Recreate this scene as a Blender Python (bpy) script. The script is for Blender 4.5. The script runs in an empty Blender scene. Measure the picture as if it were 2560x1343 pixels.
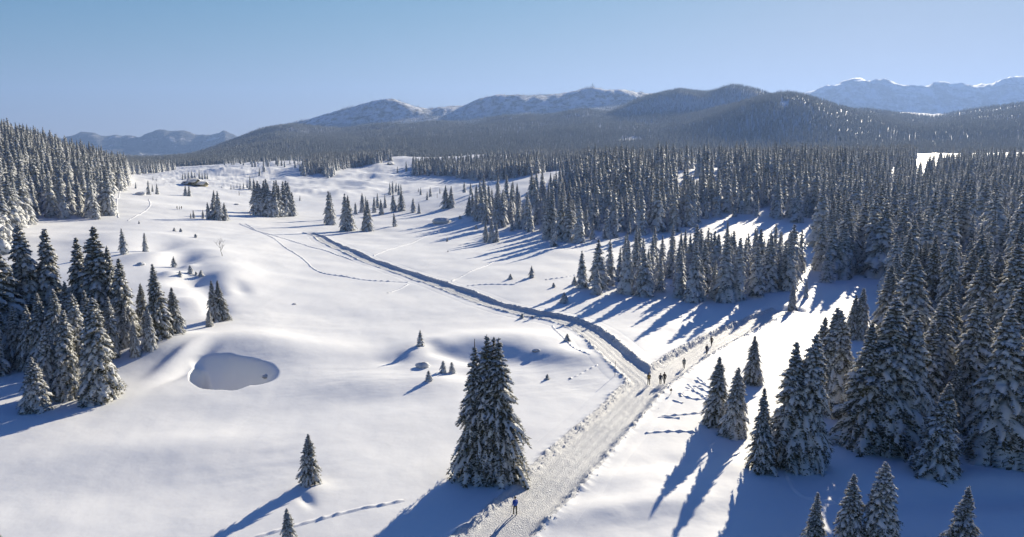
import bpy, math, random
import numpy as np
from mathutils import Vector

random.seed(7); rng = np.random.default_rng(7)
sc = bpy.context.scene
col = sc.collection
R = math.radians

# ------------------------------------------------------------------ camera, light, exposure
CAM_H = 32.0; PITCH = R(8.8); FPX = 1750.0; CX = 1280.0; CY = 671.5
cam_d = bpy.data.cameras.new('camera'); cam = bpy.data.objects.new('camera', cam_d); col.objects.link(cam)
cam.location = (0, 0, CAM_H); cam.rotation_euler = (math.pi/2 - PITCH, 0, 0)
cam_d.sensor_width = 36; cam_d.lens = 36*FPX/2560; cam_d.clip_start = 0.5; cam_d.clip_end = 60000
sc.camera = cam

SKY_TINT = (0.450, 0.550, 0.93); SKY_POW = (2.6, 2.15, 1.6); SKY_KNEE = (0.33, 0.325, 0.30)
SUN_EL, SUN_AZ = R(18.0), R(29.0)          # azimuth clockwise from +Y (the view direction)
world = bpy.data.worlds.new('World'); sc.world = world; world.use_nodes = True
wn = world.node_tree; wn.nodes.clear()
sky = wn.nodes.new('ShaderNodeTexSky'); sky.sky_type = 'NISHITA'; sky.sun_disc = False
sky.sun_elevation = SUN_EL; sky.sun_rotation = SUN_AZ; sky.altitude = 2000
sky.air_density = 1.0; sky.dust_density = 0.2; sky.ozone_density = 1.6
bg = wn.nodes.new('ShaderNodeBackground'); bg.inputs['Strength'].default_value = 0.076
wo = wn.nodes.new('ShaderNodeOutputWorld')
# camera response of the sky: cooler balance and a soft shoulder so that the glow round the sun does not burn out
def vm(op, a, b):
    n = wn.nodes.new('ShaderNodeVectorMath'); n.operation = op
    for i, v_ in enumerate((a, b)):
        if isinstance(v_, tuple): n.inputs[i].default_value = v_
        else: wn.links.new(v_, n.inputs[i])
    return n.outputs[0]
T_ = vm('MULTIPLY', sky.outputs[0], SKY_TINT)
sep = wn.nodes.new('ShaderNodeSeparateXYZ'); wn.links.new(T_, sep.inputs[0]); cmbw = wn.nodes.new('ShaderNodeCombineXYZ')
for i in range(3):
    pw = wn.nodes.new('ShaderNodeMath'); pw.operation = 'POWER'; wn.links.new(sep.outputs[i], pw.inputs[0]); pw.inputs[1].default_value = SKY_POW[i]; wn.links.new(pw.outputs[0], cmbw.inputs[i])
A_ = cmbw.outputs[0]
B_ = vm('ADD', vm('MULTIPLY', A_, SKY_KNEE), (1.0, 1.0, 1.0))
wn.links.new(vm('DIVIDE', A_, B_), bg.inputs[0]); wn.links.new(bg.outputs[0], wo.inputs[0])
sun_d = bpy.data.lights.new('sun', 'SUN'); sun = bpy.data.objects.new('sun', sun_d); col.objects.link(sun)
sun_d.energy = 5.0; sun_d.angle = R(0.5); sun_d.color = (1.0, 0.90, 0.71)
sdir = Vector((math.sin(SUN_AZ)*math.cos(SUN_EL), math.cos(SUN_AZ)*math.cos(SUN_EL), math.sin(SUN_EL)))
sun.rotation_euler = sdir.to_track_quat('Z', 'Y').to_euler(); sun.location = (0, 0, 200)

sc.view_settings.view_transform = 'Standard'; sc.view_settings.look = 'None'
sc.view_settings.gamma = 1.0; sc.view_settings.use_curve_mapping = False
sc.view_settings.exposure = 1.12
sc.render.engine = 'CYCLES'
sc.cycles.max_bounces = 5; sc.cycles.diffuse_bounces = 3; sc.cycles.glossy_bounces = 1
sc.cycles.transmission_bounces = 1; sc.cycles.volume_bounces = 0; sc.cycles.transparent_max_bounces = 4
sc.cycles.use_denoising = True
try: sc.cycles.denoiser = 'OPENIMAGEDENOISE'
except Exception: pass

# ------------------------------------------------------------------ materials
def mat(name, fn, trans=None):
    m = bpy.data.materials.new(name); m.use_nodes = True
    nt = m.node_tree; nt.nodes.clear()
    out = nt.nodes.new('ShaderNodeOutputMaterial'); b = nt.nodes.new('ShaderNodeBsdfPrincipled')
    nt.links.new(b.outputs[0], out.inputs[0]); fn(nt, b)
    if trans:
        t = nt.nodes.new('ShaderNodeBsdfTranslucent'); t.inputs[0].default_value = (*trans[1], 1); mx = nt.nodes.new('ShaderNodeMixShader'); mx.inputs[0].default_value = trans[0]
        nt.links.new(b.outputs[0], mx.inputs[1]); nt.links.new(t.outputs[0], mx.inputs[2]); nt.links.new(mx.outputs[0], out.inputs[0])
    return m

def noise(nt, scale, detail=4, rough=0.55, vec=None):
    n = nt.nodes.new('ShaderNodeTexNoise'); n.inputs['Scale'].default_value = scale
    n.inputs['Detail'].default_value = detail; n.inputs['Roughness'].default_value = rough
    if vec is not None: nt.links.new(vec, n.inputs['Vector'])
    return n
def ramp(nt, src, stops):
    r = nt.nodes.new('ShaderNodeValToRGB'); e = r.color_ramp.elements
    while len(e) < len(stops): e.new(0.5)
    for k, (p, c) in enumerate(stops):
        e[k].position = p; e[k].color = (*c, 1) if len(c) == 3 else c
    nt.links.new(src, r.inputs[0]); return r
def bump(nt, b, src, strength, dist):
    u = nt.nodes.new('ShaderNodeBump'); u.inputs['Strength'].default_value = strength; u.inputs['Distance'].default_value = dist
    nt.links.new(src, u.inputs['Height']); nt.links.new(u.outputs[0], b.inputs['Normal']); return u

def snow_fn(bscale, bstr, bdist, base=0.84):
    def f(nt, b):
        g = nt.nodes.new('ShaderNodeNewGeometry')
        n = noise(nt, 0.05, 5, 0.6, g.outputs['Position'])
        r = ramp(nt, n.outputs[0], [(0.3, (base*0.965, base*0.975, base*0.985)), (0.7, (base, base*0.998, base*0.99))])
        nt.links.new(r.outputs[0], b.inputs['Base Color'])
        b.inputs['Roughness'].default_value = 0.65; b.inputs['Specular IOR Level'].default_value = 0.25
        n2 = noise(nt, bscale, 6, 0.6, g.outputs['Position']); bump(nt, b, n2.outputs[0], bstr, bdist)
    return f
M_SNOW = mat('snow', snow_fn(0.9, 0.25, 0.12))
M_TRAMPLED = mat('trampled_snow', snow_fn(7.0, 1.0, 0.16, 0.66))
M_TREESNOW = mat('branch_snow', snow_fn(4.0, 0.6, 0.12, 0.87), (.34, (.84, .87, .92)))

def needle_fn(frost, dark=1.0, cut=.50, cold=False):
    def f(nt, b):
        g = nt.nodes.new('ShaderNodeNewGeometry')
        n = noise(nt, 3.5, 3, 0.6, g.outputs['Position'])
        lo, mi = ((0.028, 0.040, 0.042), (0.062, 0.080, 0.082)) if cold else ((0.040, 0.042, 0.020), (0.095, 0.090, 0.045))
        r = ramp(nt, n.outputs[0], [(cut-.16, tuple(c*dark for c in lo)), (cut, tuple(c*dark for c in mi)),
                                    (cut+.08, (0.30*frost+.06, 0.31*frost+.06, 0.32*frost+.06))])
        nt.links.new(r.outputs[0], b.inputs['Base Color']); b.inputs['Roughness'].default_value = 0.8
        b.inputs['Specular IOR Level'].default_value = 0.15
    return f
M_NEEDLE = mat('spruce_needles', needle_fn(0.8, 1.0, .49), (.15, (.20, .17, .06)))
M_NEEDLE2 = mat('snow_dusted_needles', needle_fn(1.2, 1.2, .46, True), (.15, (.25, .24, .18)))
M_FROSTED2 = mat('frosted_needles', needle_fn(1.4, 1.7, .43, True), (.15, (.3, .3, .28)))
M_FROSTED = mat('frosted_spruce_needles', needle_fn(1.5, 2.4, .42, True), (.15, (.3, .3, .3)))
def bark_fn(nt, b):
    g = nt.nodes.new('ShaderNodeNewGeometry'); n = noise(nt, 6, 5, 0.7, g.outputs['Position'])
    r = ramp(nt, n.outputs[0], [(0.3, (0.05, 0.035, 0.025)), (0.7, (0.13, 0.095, 0.07))]); nt.links.new(r.outputs[0], b.inputs['Base Color'])
    b.inputs['Roughness'].default_value = 0.9; bump(nt, b, n.outputs[0], 0.6, 0.05)
M_BARK = mat('bark', bark_fn)
def ridge_fn(nt, b):
    g = nt.nodes.new('ShaderNodeNewGeometry')
    n = noise(nt, 0.02, 9, 0.72, g.outputs['Position'])
    r = ramp(nt, n.outputs[0], [(0.46, (0.74, 0.74, 0.76)), (0.58, (0.12, 0.13, 0.13))]); nt.links.new(r.outputs[0], b.inputs['Base Color'])
    b.inputs['Roughness'].default_value = 0.8; n2 = noise(nt, 0.02, 6, 0.7, g.outputs['Position']); bump(nt, b, n2.outputs[0], 1.0, 25)
M_RIDGE = mat('ridge_snow_and_rock', ridge_fn)
def ridge2_fn(nt, b):
    g = nt.nodes.new('ShaderNodeNewGeometry')
    n = noise(nt, 0.006, 9, 0.7, g.outputs['Position'])
    r = ramp(nt, n.outputs[0], [(0.40, (0.70, 0.70, 0.72)), (0.56, (0.20, 0.20, 0.20))]); nt.links.new(r.outputs[0], b.inputs['Base Color'])
    b.inputs['Roughness'].default_value = 0.8
def farm_fn(nt, b):
    g = nt.nodes.new('ShaderNodeNewGeometry')
    n = noise(nt, 0.0042, 9, 0.68, g.outputs['Position'])
    r = ramp(nt, n.outputs[0], [(0.44, (0.035, 0.04, 0.035)), (0.56, (0.09, 0.085, 0.075)), (0.64, (0.62, 0.60, 0.58))]); nt.links.new(r.outputs[0], b.inputs['Base Color'])
    b.inputs['Roughness'].default_value = 0.85; n2 = noise(nt, 0.01, 7, 0.7, g.outputs['Position']); bump(nt, b, n2.outputs[0], 1.0, 60)
M_ALP = mat('alpine_snow_and_rock', ridge2_fn)
M_FARWOOD = mat('far_wooded_mountain', farm_fn)
def flat(name, c, rough=0.8, metal=0.0, var=0.25, scale=8.0):
    def f(nt, b):
        g = nt.nodes.new('ShaderNodeNewGeometry'); n = noise(nt, scale, 4, 0.6, g.outputs['Position'])
        r = ramp(nt, n.outputs[0], [(0.3, tuple(x*(1-var) for x in c)), (0.7, tuple(min(1, x*(1+var)) for x in c))])
        nt.links.new(r.outputs[0], b.inputs['Base Color']); b.inputs['Roughness'].default_value = rough; b.inputs['Metallic'].default_value = metal
    return mat(name, f)

# ------------------------------------------------------------------ numpy helpers
def hash2(ix, iy, seed):
    h = (ix.astype(np.int64)*374761393 + iy.astype(np.int64)*668265263 + seed*974634777) & 0xffffffff
    h = ((h ^ (h >> 13))*1274126177) & 0xffffffff
    return ((h ^ (h >> 16)) & 0xffffffff)
def perlin(x, y, seed=0):
    x0 = np.floor(x); y0 = np.floor(y); fx = x-x0; fy = y-y0
    u = fx*fx*fx*(fx*(fx*6-15)+10); v = fy*fy*fy*(fy*(fy*6-15)+10)
    def gr(ix, iy, dx, dy):
        a = hash2(ix, iy, seed)*(2*math.pi/4294967296.0); return np.cos(a)*dx + np.sin(a)*dy
    n00 = gr(x0, y0, fx, fy); n10 = gr(x0+1, y0, fx-1, fy); n01 = gr(x0, y0+1, fx, fy-1); n11 = gr(x0+1, y0+1, fx-1, fy-1)
    return ((n00*(1-u)+n10*u)*(1-v) + (n01*(1-u)+n11*u)*v)*1.5
def fbm(x, y, scale, octv=4, seed=0, gain=0.5):
    s = 0; a = 1; t = 0; f = 1.0/scale
    for k in range(octv):
        s = s + a*perlin(x*f+17.3*k, y*f-9.1*k, seed+k); t += a; a *= gain; f *= 2.03
    return s/t
def ridged(x, y, scale, octv=5, seed=0, gain=0.5):
    s = 0; a = 1; t = 0; f = 1.0/scale
    for k in range(octv):
        s = s + a*(1-2*np.abs(perlin(x*f+7.7*k, y*f+3.1*k, seed+k))); t += a; a *= gain; f *= 2.07
    return s/t
def sstep(a, b, x):
    t = np.clip((x-a)/(b-a), 0, 1); return t*t*(3-2*t)

CP, SP = math.cos(PITCH), math.sin(PITCH)
def ray(px, v):
    a = (px-CX)/FPX; b = -(v-CY)/FPX
    return a, CP+b*SP, -SP+b*CP           # world x, y, z of the ray
def slope(v):
    _, y, z = ray(CX, v); return z/y
def q_of(px, v):
    a, y, _ = ray(px, v); return a/y
def project(x, y, z):
    dz = z-CAM_H; dep = y*CP - dz*SP; up = y*SP + dz*CP
    return CX+FPX*x/dep, CY-FPX*up/dep

# ------------------------------------------------------------------ terrain: elevation profiles across the view at a series of distances
# ('z', metres) rows give ground heights; ('v', ...) rows give how high the land stands against the horizon line
ROWS = [
 (20, 'z', [(0, 0)]), (60, 'z', [(-800, 0), (3200, 0)]), (100, 'z', [(-600, 1.5), (0, 1.0), (300, .3), (600, 0), (1900, 0), (2560, 0.8), (3100, 2)]),
 (140, 'z', [(-600, 4), (0, 3.0), (250, 2.6), (430, 2.6), (600, 1.2), (760, .2), (1200, 0), (1900, 0), (2560, 1.5), (3100, 3)]),
 (200, 'z', [(-600, 8), (0, 6), (300, 6.0), (480, 4.8), (640, 2.4), (800, .4), (1000, 0), (1800, 0.3), (2200, 1.5), (2560, 3.5), (3100, 6)]),
 (290, 'z', [(-600, 18), (0, 10.5), (200, 8), (300, 7.6), (500, 5.4), (600, 3.2), (700, 1.4), (820, .3), (1100, 0), (1400, .6), (1900, 2), (2300, 4), (2560, 6), (3100, 10)]),
 (380, 'z', [(-600, 34), (0, 24), (130, 16), (290, 10.5), (400, 8.2), (520, 5.8), (620, 4.2), (720, 1.8), (850, .8), (1000, 1.0), (1200, 4), (1400, 7), (1700, 8), (2000, 9), (2300, 9), (2560, 11), (3100, 16)]),
 (480, 'z', [(-600, 48), (0, 37), (150, 25), (290, 14), (400, 11), (520, 7.5), (620, 5.0), (760, 2.0), (900, 2), (1050, 5.0), (1200, 12.4), (1300, 16), (1400, 18), (1700, 20), (2000, 20), (2300, 14), (2560, 16), (3100, 22)]),
 (560, 'z', [(-600, 52), (0, 44), (150, 31), (290, 15), (400, 11), (520, 9.0), (620, 5.8), (760, 3), (900, 2), (1050, 4), (1200, 12.5), (1300, 18.5), (1380, 21.8), (1500, 23), (1700, 25), (2000, 25), (2300, 17), (2560, 19), (3100, 26)]),
 (700, 'z', [(-600, 52), (0, 45), (150, 34), (290, 16), (400, 11.5), (490, 11.5), (620, 8), (760, 6), (900, 4.5), (1050, 4.0), (1200, 5), (1300, 10), (1400, 16), (1600, 22), (2000, 24), (2300, 25), (2560, 27), (3100, 32)]),
 (900, 'z', [(-600, 50), (0, 42), (150, 30), (290, 14), (400, 14), (490, 16), (600, 18), (760, 17), (900, 14), (1050, 13), (1200, 15), (1400, 22), (1600, 26), (2000, 28), (2300, 36), (2560, 38.5), (3100, 44)]),
 (1150, 'v', [(-600, 402), (0, 408), (150, 415), (300, 427), (400, 423), (520, 414), (640, 408), (710, 402), (780, 408), (900, 405), (990, 391), (1060, 396), (1240, 387), (1330, 398), (1600, 398), (2000, 394), (2280, 389), (2560, 386), (3100, 380)]),
 (1350, 'v', [(-600, 405), (0, 410), (300, 420), (400, 418), (520, 414), (700, 408), (990, 398), (1240, 396), (1600, 398), (2000, 396), (2280, 394), (2560, 392), (3100, 380)]),
 (1700, 'v', [(-600, 400), (0, 408), (300, 411), (400, 409), (500, 403), (600, 392), (800, 388), (1000, 382), (1400, 376), (2000, 368), (2560, 362), (3100, 350)]),
 (2400, 'v', [(-600, 390), (0, 400), (300, 405), (400, 406), (470, 402), (520, 388), (600, 368), (700, 348), (860, 346), (1000, 341), (1200, 332), (1450, 324), (1560, 324), (1650, 324), (1700, 312), (1760, 294), (1820, 274), (1880, 252), (1930, 241), (1970, 237), (2030, 250), (2080, 270), (2150, 292), (2300, 314), (2420, 300), (2560, 284), (3100, 270)]),
 (2850, 'v', [(-600, 392), (0, 402), (300, 405), (400, 408), (470, 404), (520, 391), (600, 364), (700, 341), (860, 342), (1000, 334), (1200, 322), (1450, 308), (1560, 304), (1620, 292), (1700, 284), (1830, 278), (1890, 272), (1960, 262), (2050, 278), (2200, 304), (2330, 312), (2560, 284), (3100, 245)]),
 (3200, 'v', [(-600, 390), (0, 400), (300, 404), (400, 409), (440, 408), (500, 389), (560, 361), (640, 333), (740, 319), (800, 327), (860, 334), (950, 318), (1020, 322), (1100, 312), (1180, 318), (1260, 294), (1360, 298), (1450, 284), (1520, 292), (1570, 268), (1620, 246), (1700, 226), (1770, 240), (1830, 220), (1880, 228), (1930, 245), (1990, 252), (2040, 264), (2090, 280), (2200, 287), (2330, 305), (2420, 285), (2560, 258), (3100, 210)]),
 (4000, 'v', [(-600, 395), (0, 403), (420, 406), (500, 395), (560, 370), (640, 343), (740, 326), (860, 338), (1100, 320), (1300, 305), (1520, 290), (1620, 262), (1700, 246), (1830, 250), (2000, 268), (2200, 300), (2330, 312), (2560, 285), (3100, 240)]),
 (4750, 'v', [(-600, 400), (0, 404), (440, 406), (520, 400), (600, 372), (700, 340), (800, 326), (900, 316), (1000, 310), (1110, 303), (1240, 294), (1400, 282), (1500, 272), (1600, 262), (1700, 254), (1830, 258), (2000, 276), (2560, 296), (3100, 260)]),
 (5200, 'v', [(-600, 400), (0, 403), (440, 405), (520, 390), (600, 352), (700, 326), (740, 314), (800, 297), (850, 277), (900, 270), (935, 262), (955, 254), (985, 253), (1005, 262), (1045, 273), (1080, 282), (1110, 273), (1150, 276), (1190, 259), (1238, 240), (1300, 244), (1400, 240), (1450, 232), (1480, 225), (1515, 234), (1560, 229), (1600, 238), (1700, 246), (1830, 260), (2000, 280), (2560, 300), (3100, 260)]),
 (6200, 'v', [(-600, 400), (0, 403), (440, 404), (600, 385), (800, 330), (1000, 290), (1240, 268), (1480, 250), (1700, 268), (2000, 300), (2560, 310), (3100, 260)]),
 (7200, 'v', [(-600, 398), (0, 400), (440, 400), (700, 392), (1200, 330), (1800, 320), (2000, 306), (2200, 308), (2330, 312), (2460, 304), (2560, 296), (3100, 280)]),
 (8000, 'v', [(-600, 396), (0, 396), (250, 394), (440, 396), (600, 398), (900, 398), (1600, 350), (2000, 312), (2200, 312), (2330, 316), (2400, 312), (2460, 306), (2560, 300), (3100, 285)]),
 (8800, 'v', [(-600, 372), (0, 372), (150, 364), (180, 357), (205, 348), (232, 345), (250, 351), (262, 357), (275, 352), (290, 347), (305, 351), (318, 346), (335, 349), (352, 355), (365, 347), (395, 338), (410, 337), (430, 343), (450, 342), (470, 345), (492, 353), (510, 349), (530, 353), (548, 352), (562, 344), (578, 354), (600, 362), (700, 385), (900, 395), (1600, 330), (1900, 270), (2020, 245), (2040, 236), (2060, 234), (2100, 221), (2150, 212), (2165, 212), (2180, 219), (2205, 213), (2230, 219), (2260, 226), (2320, 231), (2360, 226), (2400, 224), (2450, 223), (2480, 225), (2500, 216), (2520, 208), (2545, 204), (2570, 210), (2700, 214), (2800, 200), (3100, 190)]),
 (11000, 'v', [(-600, 400), (3100, 400)]), (14000, 'v', [(-600, 402), (3100, 402)]),
]
QG = np.linspace(-2.2, 2.2, 2201)
tab = []
for Y, kind, pts in ROWS:
    qs, zs = [], []
    for px, val in pts:
        if kind == 'v': z = CAM_H + Y*slope(val); v = val
        else:
            z = val; v = CY + FPX*math.tan(math.atan2(CAM_H-z, Y)-PITCH)
        qs.append(q_of(px, v)); zs.append(z)
    zz = np.interp(QG, qs, zs)
    sg = 14 if Y < 1000 else (7 if Y < 2300 else (3 if Y < 7500 else 1.6))
    k = np.exp(-0.5*(np.arange(-40, 41)/sg)**2); k /= k.sum()
    zz = np.convolve(np.pad(zz, 40, mode='edge'), k, mode='valid')
    tab.append(zz)
tab = np.array(tab); LY = np.log(np.array([r[0] for r in ROWS], float))
h_ = np.diff(LY)[:, None]; d_ = np.diff(tab, axis=0)/h_
mm = np.zeros_like(tab)                     # monotone cubic slopes along distance
a_, b_ = d_[:-1], d_[1:]
mm[1:-1] = np.where(a_*b_ > 0, 2*a_*b_/(np.where(np.abs(a_+b_) < 1e-9, 1, a_+b_)), 0)
def base_z(x, y):
    Yc = np.clip(y, 20, 13999); q = np.clip(x/np.maximum(y, 40), -2.19, 2.19)
    ly = np.log(Yc); i = np.clip(np.searchsorted(LY, ly, side='right')-1, 0, len(LY)-2)
    fq = (q-QG[0])/(QG[1]-QG[0]); j = np.clip(fq.astype(int), 0, len(QG)-2); w = fq-j
    g = lambda A, ii: A[ii, j]*(1-w)+A[ii, j+1]*w
    hh = LY[i+1]-LY[i]; t = (ly-LY[i])/hh
    z = (2*t**3-3*t**2+1)*g(tab, i) + (t**3-2*t**2+t)*hh*g(mm, i) + (-2*t**3+3*t**2)*g(tab, i+1) + (t**3-t**2)*hh*g(mm, i+1)
    return z

BUMPS = [(-40.5, 116.5, 1.5, 10.0, 5.0, -.3)]                                  # local mounds and hollows: x, y, height, sx, sy, rotation
def relief(x, y):
    near = sstep(14, 45, y)
    dist = np.maximum(y, 30)
    z = near*(0.85*fbm(x, y, 42, 3, 3) + 0.15*fbm(x, y*0.8, 9, 3, 11))
    # wind-packed drifts, long in the direction of the wind
    z = z + near*(1-sstep(260, 420, y))*0.075*fbm(x*0.35+y*0.2, y-x*0.35, 2.6, 3, 13)*sstep(-.15, .35, fbm(x, y, 30, 2, 14))
    z = z + sstep(120, 260, y)*(1-sstep(900, 1500, y))*(1.5*fbm(x, y, 75, 4, 21) + 1.1*fbm(x, y, 34, 3, 22)*sstep(350, 600, y))
    # rough hummocky ground of the far pasture
    z = z + sstep(480, 640, y)*(1-sstep(1000, 1300, y))*3.2*ridged(x, y, 48, 4, 31)
    hil = sstep(1200, 1800, y)
    z = z + hil*(1-sstep(3800, 4600, y))*(22*fbm(x, y, 420, 5, 41))*sstep(1200, 2600, y)
    z = z + hil*(1-sstep(3800, 4600, y))*sstep(2100, 2900, y)*14*ridged(x, y, 520, 5, 46)
    mt = sstep(4000, 5000, y)
    z = z + mt*(30*ridged(x, y*0.7, 520, 6, 51, 0.6) + 10*fbm(x, y, 120, 4, 52))
    z = z + sstep(6600, 7800, y)*(95*ridged(x, y*0.6, 1500, 6, 61, 0.55))*(1-sstep(10000, 11500, y))
    rt = sstep(7900, 8100, y)*(1-sstep(8900, 9400, y))*sstep(.30, .36, x/np.maximum(y, 30))
    if np.any(rt > 0):
        zz_ = base_z(x, y)+140*fbm(x, y, 900, 4, 64)
        z = z + rt*17*np.sin(zz_*2*math.pi/105.0)
    for (bx, by, bh, sx, sy, rot) in BUMPS:
        c, s = math.cos(rot), math.sin(rot); dx = x-bx; dy = y-by
        msk = (np.abs(dx) < 4*max(sx, sy)) & (np.abs(dy) < 4*max(sx, sy))
        if not np.any(msk): continue
        u = (dx*c+dy*s)/sx; w = (-dx*s+dy*c)/sy
        z = z + bh*np.exp(-0.5*(u*u+w*w))
    return z

QS = q_of(571, 943)                         # snow hollow: steep walls on the near and left side, soft drift on the far and right side
def sinkhole(x, y):
    a = (x/np.maximum(y, 30)-QS)*102.0; b = np.where(y < 100.5, (y-100.5)/6.9, (y-100.5)/6.8)
    a = a + 0.25*perlin(y/3.1, x*0+3.0, 5); b = b*(1+0.45*sstep(0, 6.5, a)) + 0.05*perlin(x/3.0, x*0+1.0, 6) - 0.16*sstep(1, 6, a)
    rr = (np.abs(a/6.1)**2.5+np.abs(b)**2.5)**0.4
    ld = (-0.9*a/6.35-0.75*b)/np.maximum(rr, .15)         # >0 towards the steep side
    st = sstep(-0.25, 0.30, ld)
    return -9.5*(sstep(1.0, 0.93, rr)*st + sstep(1.30, 0.05, rr)*(1-st))

def height(x, y):
    return base_z(x, y)+relief(x, y)+sinkhole(x, y)

def raycast(px, v, fn=None):
    fn = fn or height
    a, b, c = ray(np.asarray(px, float), np.asarray(v, float))
    a = np.atleast_1d(a); b = np.atleast_1d(b)*np.ones_like(a); c = np.atleast_1d(c)*np.ones_like(a)
    ts = np.exp(np.linspace(math.log(22), math.log(9000), 900))
    out = np.full(a.shape, np.nan)
    prev = None
    X = a[:, None]/b[:, None]*ts[None]; Yv = np.broadcast_to(ts[None], X.shape); Z = CAM_H + c[:, None]/b[:, None]*ts[None]
    D = Z-fn(X.ravel(), Yv.ravel()).reshape(X.shape)
    hit = (D < 0).argmax(axis=1); has = (D < 0).any(axis=1)
    for i in range(len(a)):
        if has[i] and hit[i] > 0:
            k = hit[i]; d0, d1 = D[i, k-1], D[i, k]; out[i] = ts[k-1]+(ts[k]-ts[k-1])*d0/(d0-d1)
    xs = a/b*out
    return xs, out, fn(xs, out)

def pt(px, v):
    x, y, z = raycast([px], [v]); return float(x[0]), float(y[0])

# mounds placed where they stand in the basin
def bump_at(px, v, h, sx, sy, rot=0.0):
    x, y = pt(px, v); BUMPS.append((x, y, h, sx, sy, rot))
for b in [(1200, 860, .8, 7, 4, -.3), (1290, 900, -.55, 5, 2.0, -.4), (1180, 900, -.6, 5, 1.6, -.4), (1420, 900, .5, 6, 3, -.5), (1460, 880, -.4, 2, 2, 0), (960, 960, .5, 5, 4, 0), (850, 1000, -.4, 8, 4, .2), (400, 1120, .5, 7, 3, .2), (250, 1230, -.35, 7, 3, .1), (1700, 1250, .5, 5, 2, .3), (1500, 1280, .4, 5, 1.5, .2), (1650, 1160, -.3, 7, 1.5, .15), (2450, 1240, -.5, 8, 1.8, .1), (2520, 1290, .4, 8, 2, 0),
          (1055, 880, 1.1, 4.5, 5, 0), (1000, 893, -.35, 1.0, 1.4, 0), (1078, 856, -.5, 1.3, 1.6, .3), (1110, 878, -.55, 2.2, 1.5, .5), (975, 905, -.35, 1.4, 1.4, 0),
          (1105, 945, .7, 3, 3.5, 0), (1150, 930, -.5, 3.5, 2.0, .6), (1250, 895, -.5, 6, 3, .2), (1340, 905, .4, 5, 3, 0),
          (1380, 870, 1.0, 10, 6, -.5), (1300, 835, .6, 8, 5, -.2),
          (485, 700, -1.9, 3.0, 5, .4), (445, 650, -2.0, 3.6, 8, .3), (400, 612, -1.9, 4.5, 8, .2), (525, 735, -1.3, 2.4, 6, .4), (365, 650, 1.4, 5, 7, 0), (500, 765, 1.2, 3, 5, 0), (350, 590, 1.2, 9, 7, 0), (520, 640, 1.6, 8, 12, .3), (580, 680, 1.4, 5, 12, .5), (470, 670, .8, 1.6, 2, 0), (420, 690, .9, 2, 2.6, .4), (540, 770, -.9, 1.6, 5, .5), (425, 760, 1.0, 3, 4, 0), (600, 600, 1.0, 12, 14, 0), (250, 600, 1.6, 10, 10, 0), (170, 590, -1.2, 9, 9, 0), (90, 600, 1.2, 9, 9, 0),
          (455, 690, .8, 2, 3, 0), (415, 640, .7, 2.5, 4, 0), (560, 705, .7, 4, 6, .3), (590, 740, .5, 4, 8, .3), (600, 720, -.6, 1.5, 5, .5),
          (440, 860, 1.4, 3.0, 3.2, 0), (448, 905, .8, 1.0, 4.6, -.1), (478, 925, -.7, .9, 4.5, -.1), (400, 880, .9, 3.2, 2.8, 0), (340, 900, .7, 5, 4, 0),
          (765, 1252, -.22, .35, 1.1, .7), (775, 1225, .35, 1.4, 1.2, 0),
          (1780, 1180, -.4, 3, 2, -.6), (1840, 1190, .7, 3, 3, 0), (1600, 1180, .35, 9, 3, .2), (2480, 1215, .9, 9, 2.4, .1), (2480, 1260, -.3, 8, 2, .1),
          (660, 650, .6, 8, 14, 0), (900, 760, .3, 14, 9, 0), (700, 820, .6, 9, 10, 0), (740, 900, .5, 6, 7, 0), (540, 860, .9, 5, 5, 0),
          (540, 490, 1.6, 20, 18, 0), (640, 500, -1.5, 24, 16, 0), (470, 528, 1.2, 16, 14, 0), (430, 505, -1.0, 20, 12, 0), (320, 505, 1.2, 14, 14, 0), (560, 430, 5, 45, 25, 0), (700, 425, 3, 40, 30, 0), (850, 455, 2, 40, 14, 0), (920, 440, 3, 40, 20, 0)]:
    bump_at(*b)

# ------------------------------------------------------------------ path network
def catmull(P, step):
    P = np.array(P, float); P = np.vstack([2*P[0]-P[1], P, 2*P[-1]-P[-2]]); out = []
    for i in range(1, len(P)-2):
        n = max(2, int(np.linalg.norm(P[i+1][:2]-P[i][:2])/step))
        t = np.linspace(0, 1, n, endpoint=False)[:, None]
        p0, p1, p2, p3 = P[i-1], P[i], P[i+1], P[i+2]
        out.append(0.5*((2*p1)+(-p0+p2)*t+(2*p0-5*p1+4*p2-p3)*t*t+(-p0+3*p1-3*p2+p3)*t**3))
    out.append(P[-2][None]); return np.vstack(out)
def px_line(pts, step=0.3):                  # pts: (px, v, extra...) -> smooth world polyline with the extras interpolated
    x, y, z = raycast([p[0] for p in pts], [p[1] for p in pts])
    return catmull([(x[i], y[i])+tuple(pts[i][2:]) for i in range(len(pts))], step)
# px, v, half width, trench depth
PATHS = [
 px_line([(1040, 1500, 2.3, .35), (1145, 1420, 2.3, .35), (1240, 1338, 2.3, .35), (1345, 1240, 2.3, .35), (1428, 1150, 2.4, .36), (1490, 1090, 2.3, .38), (1543, 1040, 2.2, .4), (1592, 985, 2.2, .45), (1618, 955, 2.3, .5),
          (1590, 925, 2.2, .6), (1545, 888, 2.1, .62), (1500, 848, 2.1, .62), (1455, 818, 2.1, .55), (1400, 797, 2.0, .48), (1320, 783, 1.9, .42), (1250, 767, 1.9, .42), (1180, 741, 1.9, .45), (1100, 712, 1.9, .5), (1010, 682, 1.9, .55), (930, 655, 1.9, .5), (862, 624, 1.9, .5), (815, 603, 1.8, .45), (796, 590, 1.6, .5), (770, 583, 1.4, .2)]),
 px_line([(1615, 965, 2.0, .5), (1655, 935, 2.2, .6), (1705, 900, 2.2, .7), (1762, 866, 2.2, .7), (1825, 833, 2.1, .5), (1890, 803, 2.0, .4), (1960, 775, 1.8, .3)]),
]
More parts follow.
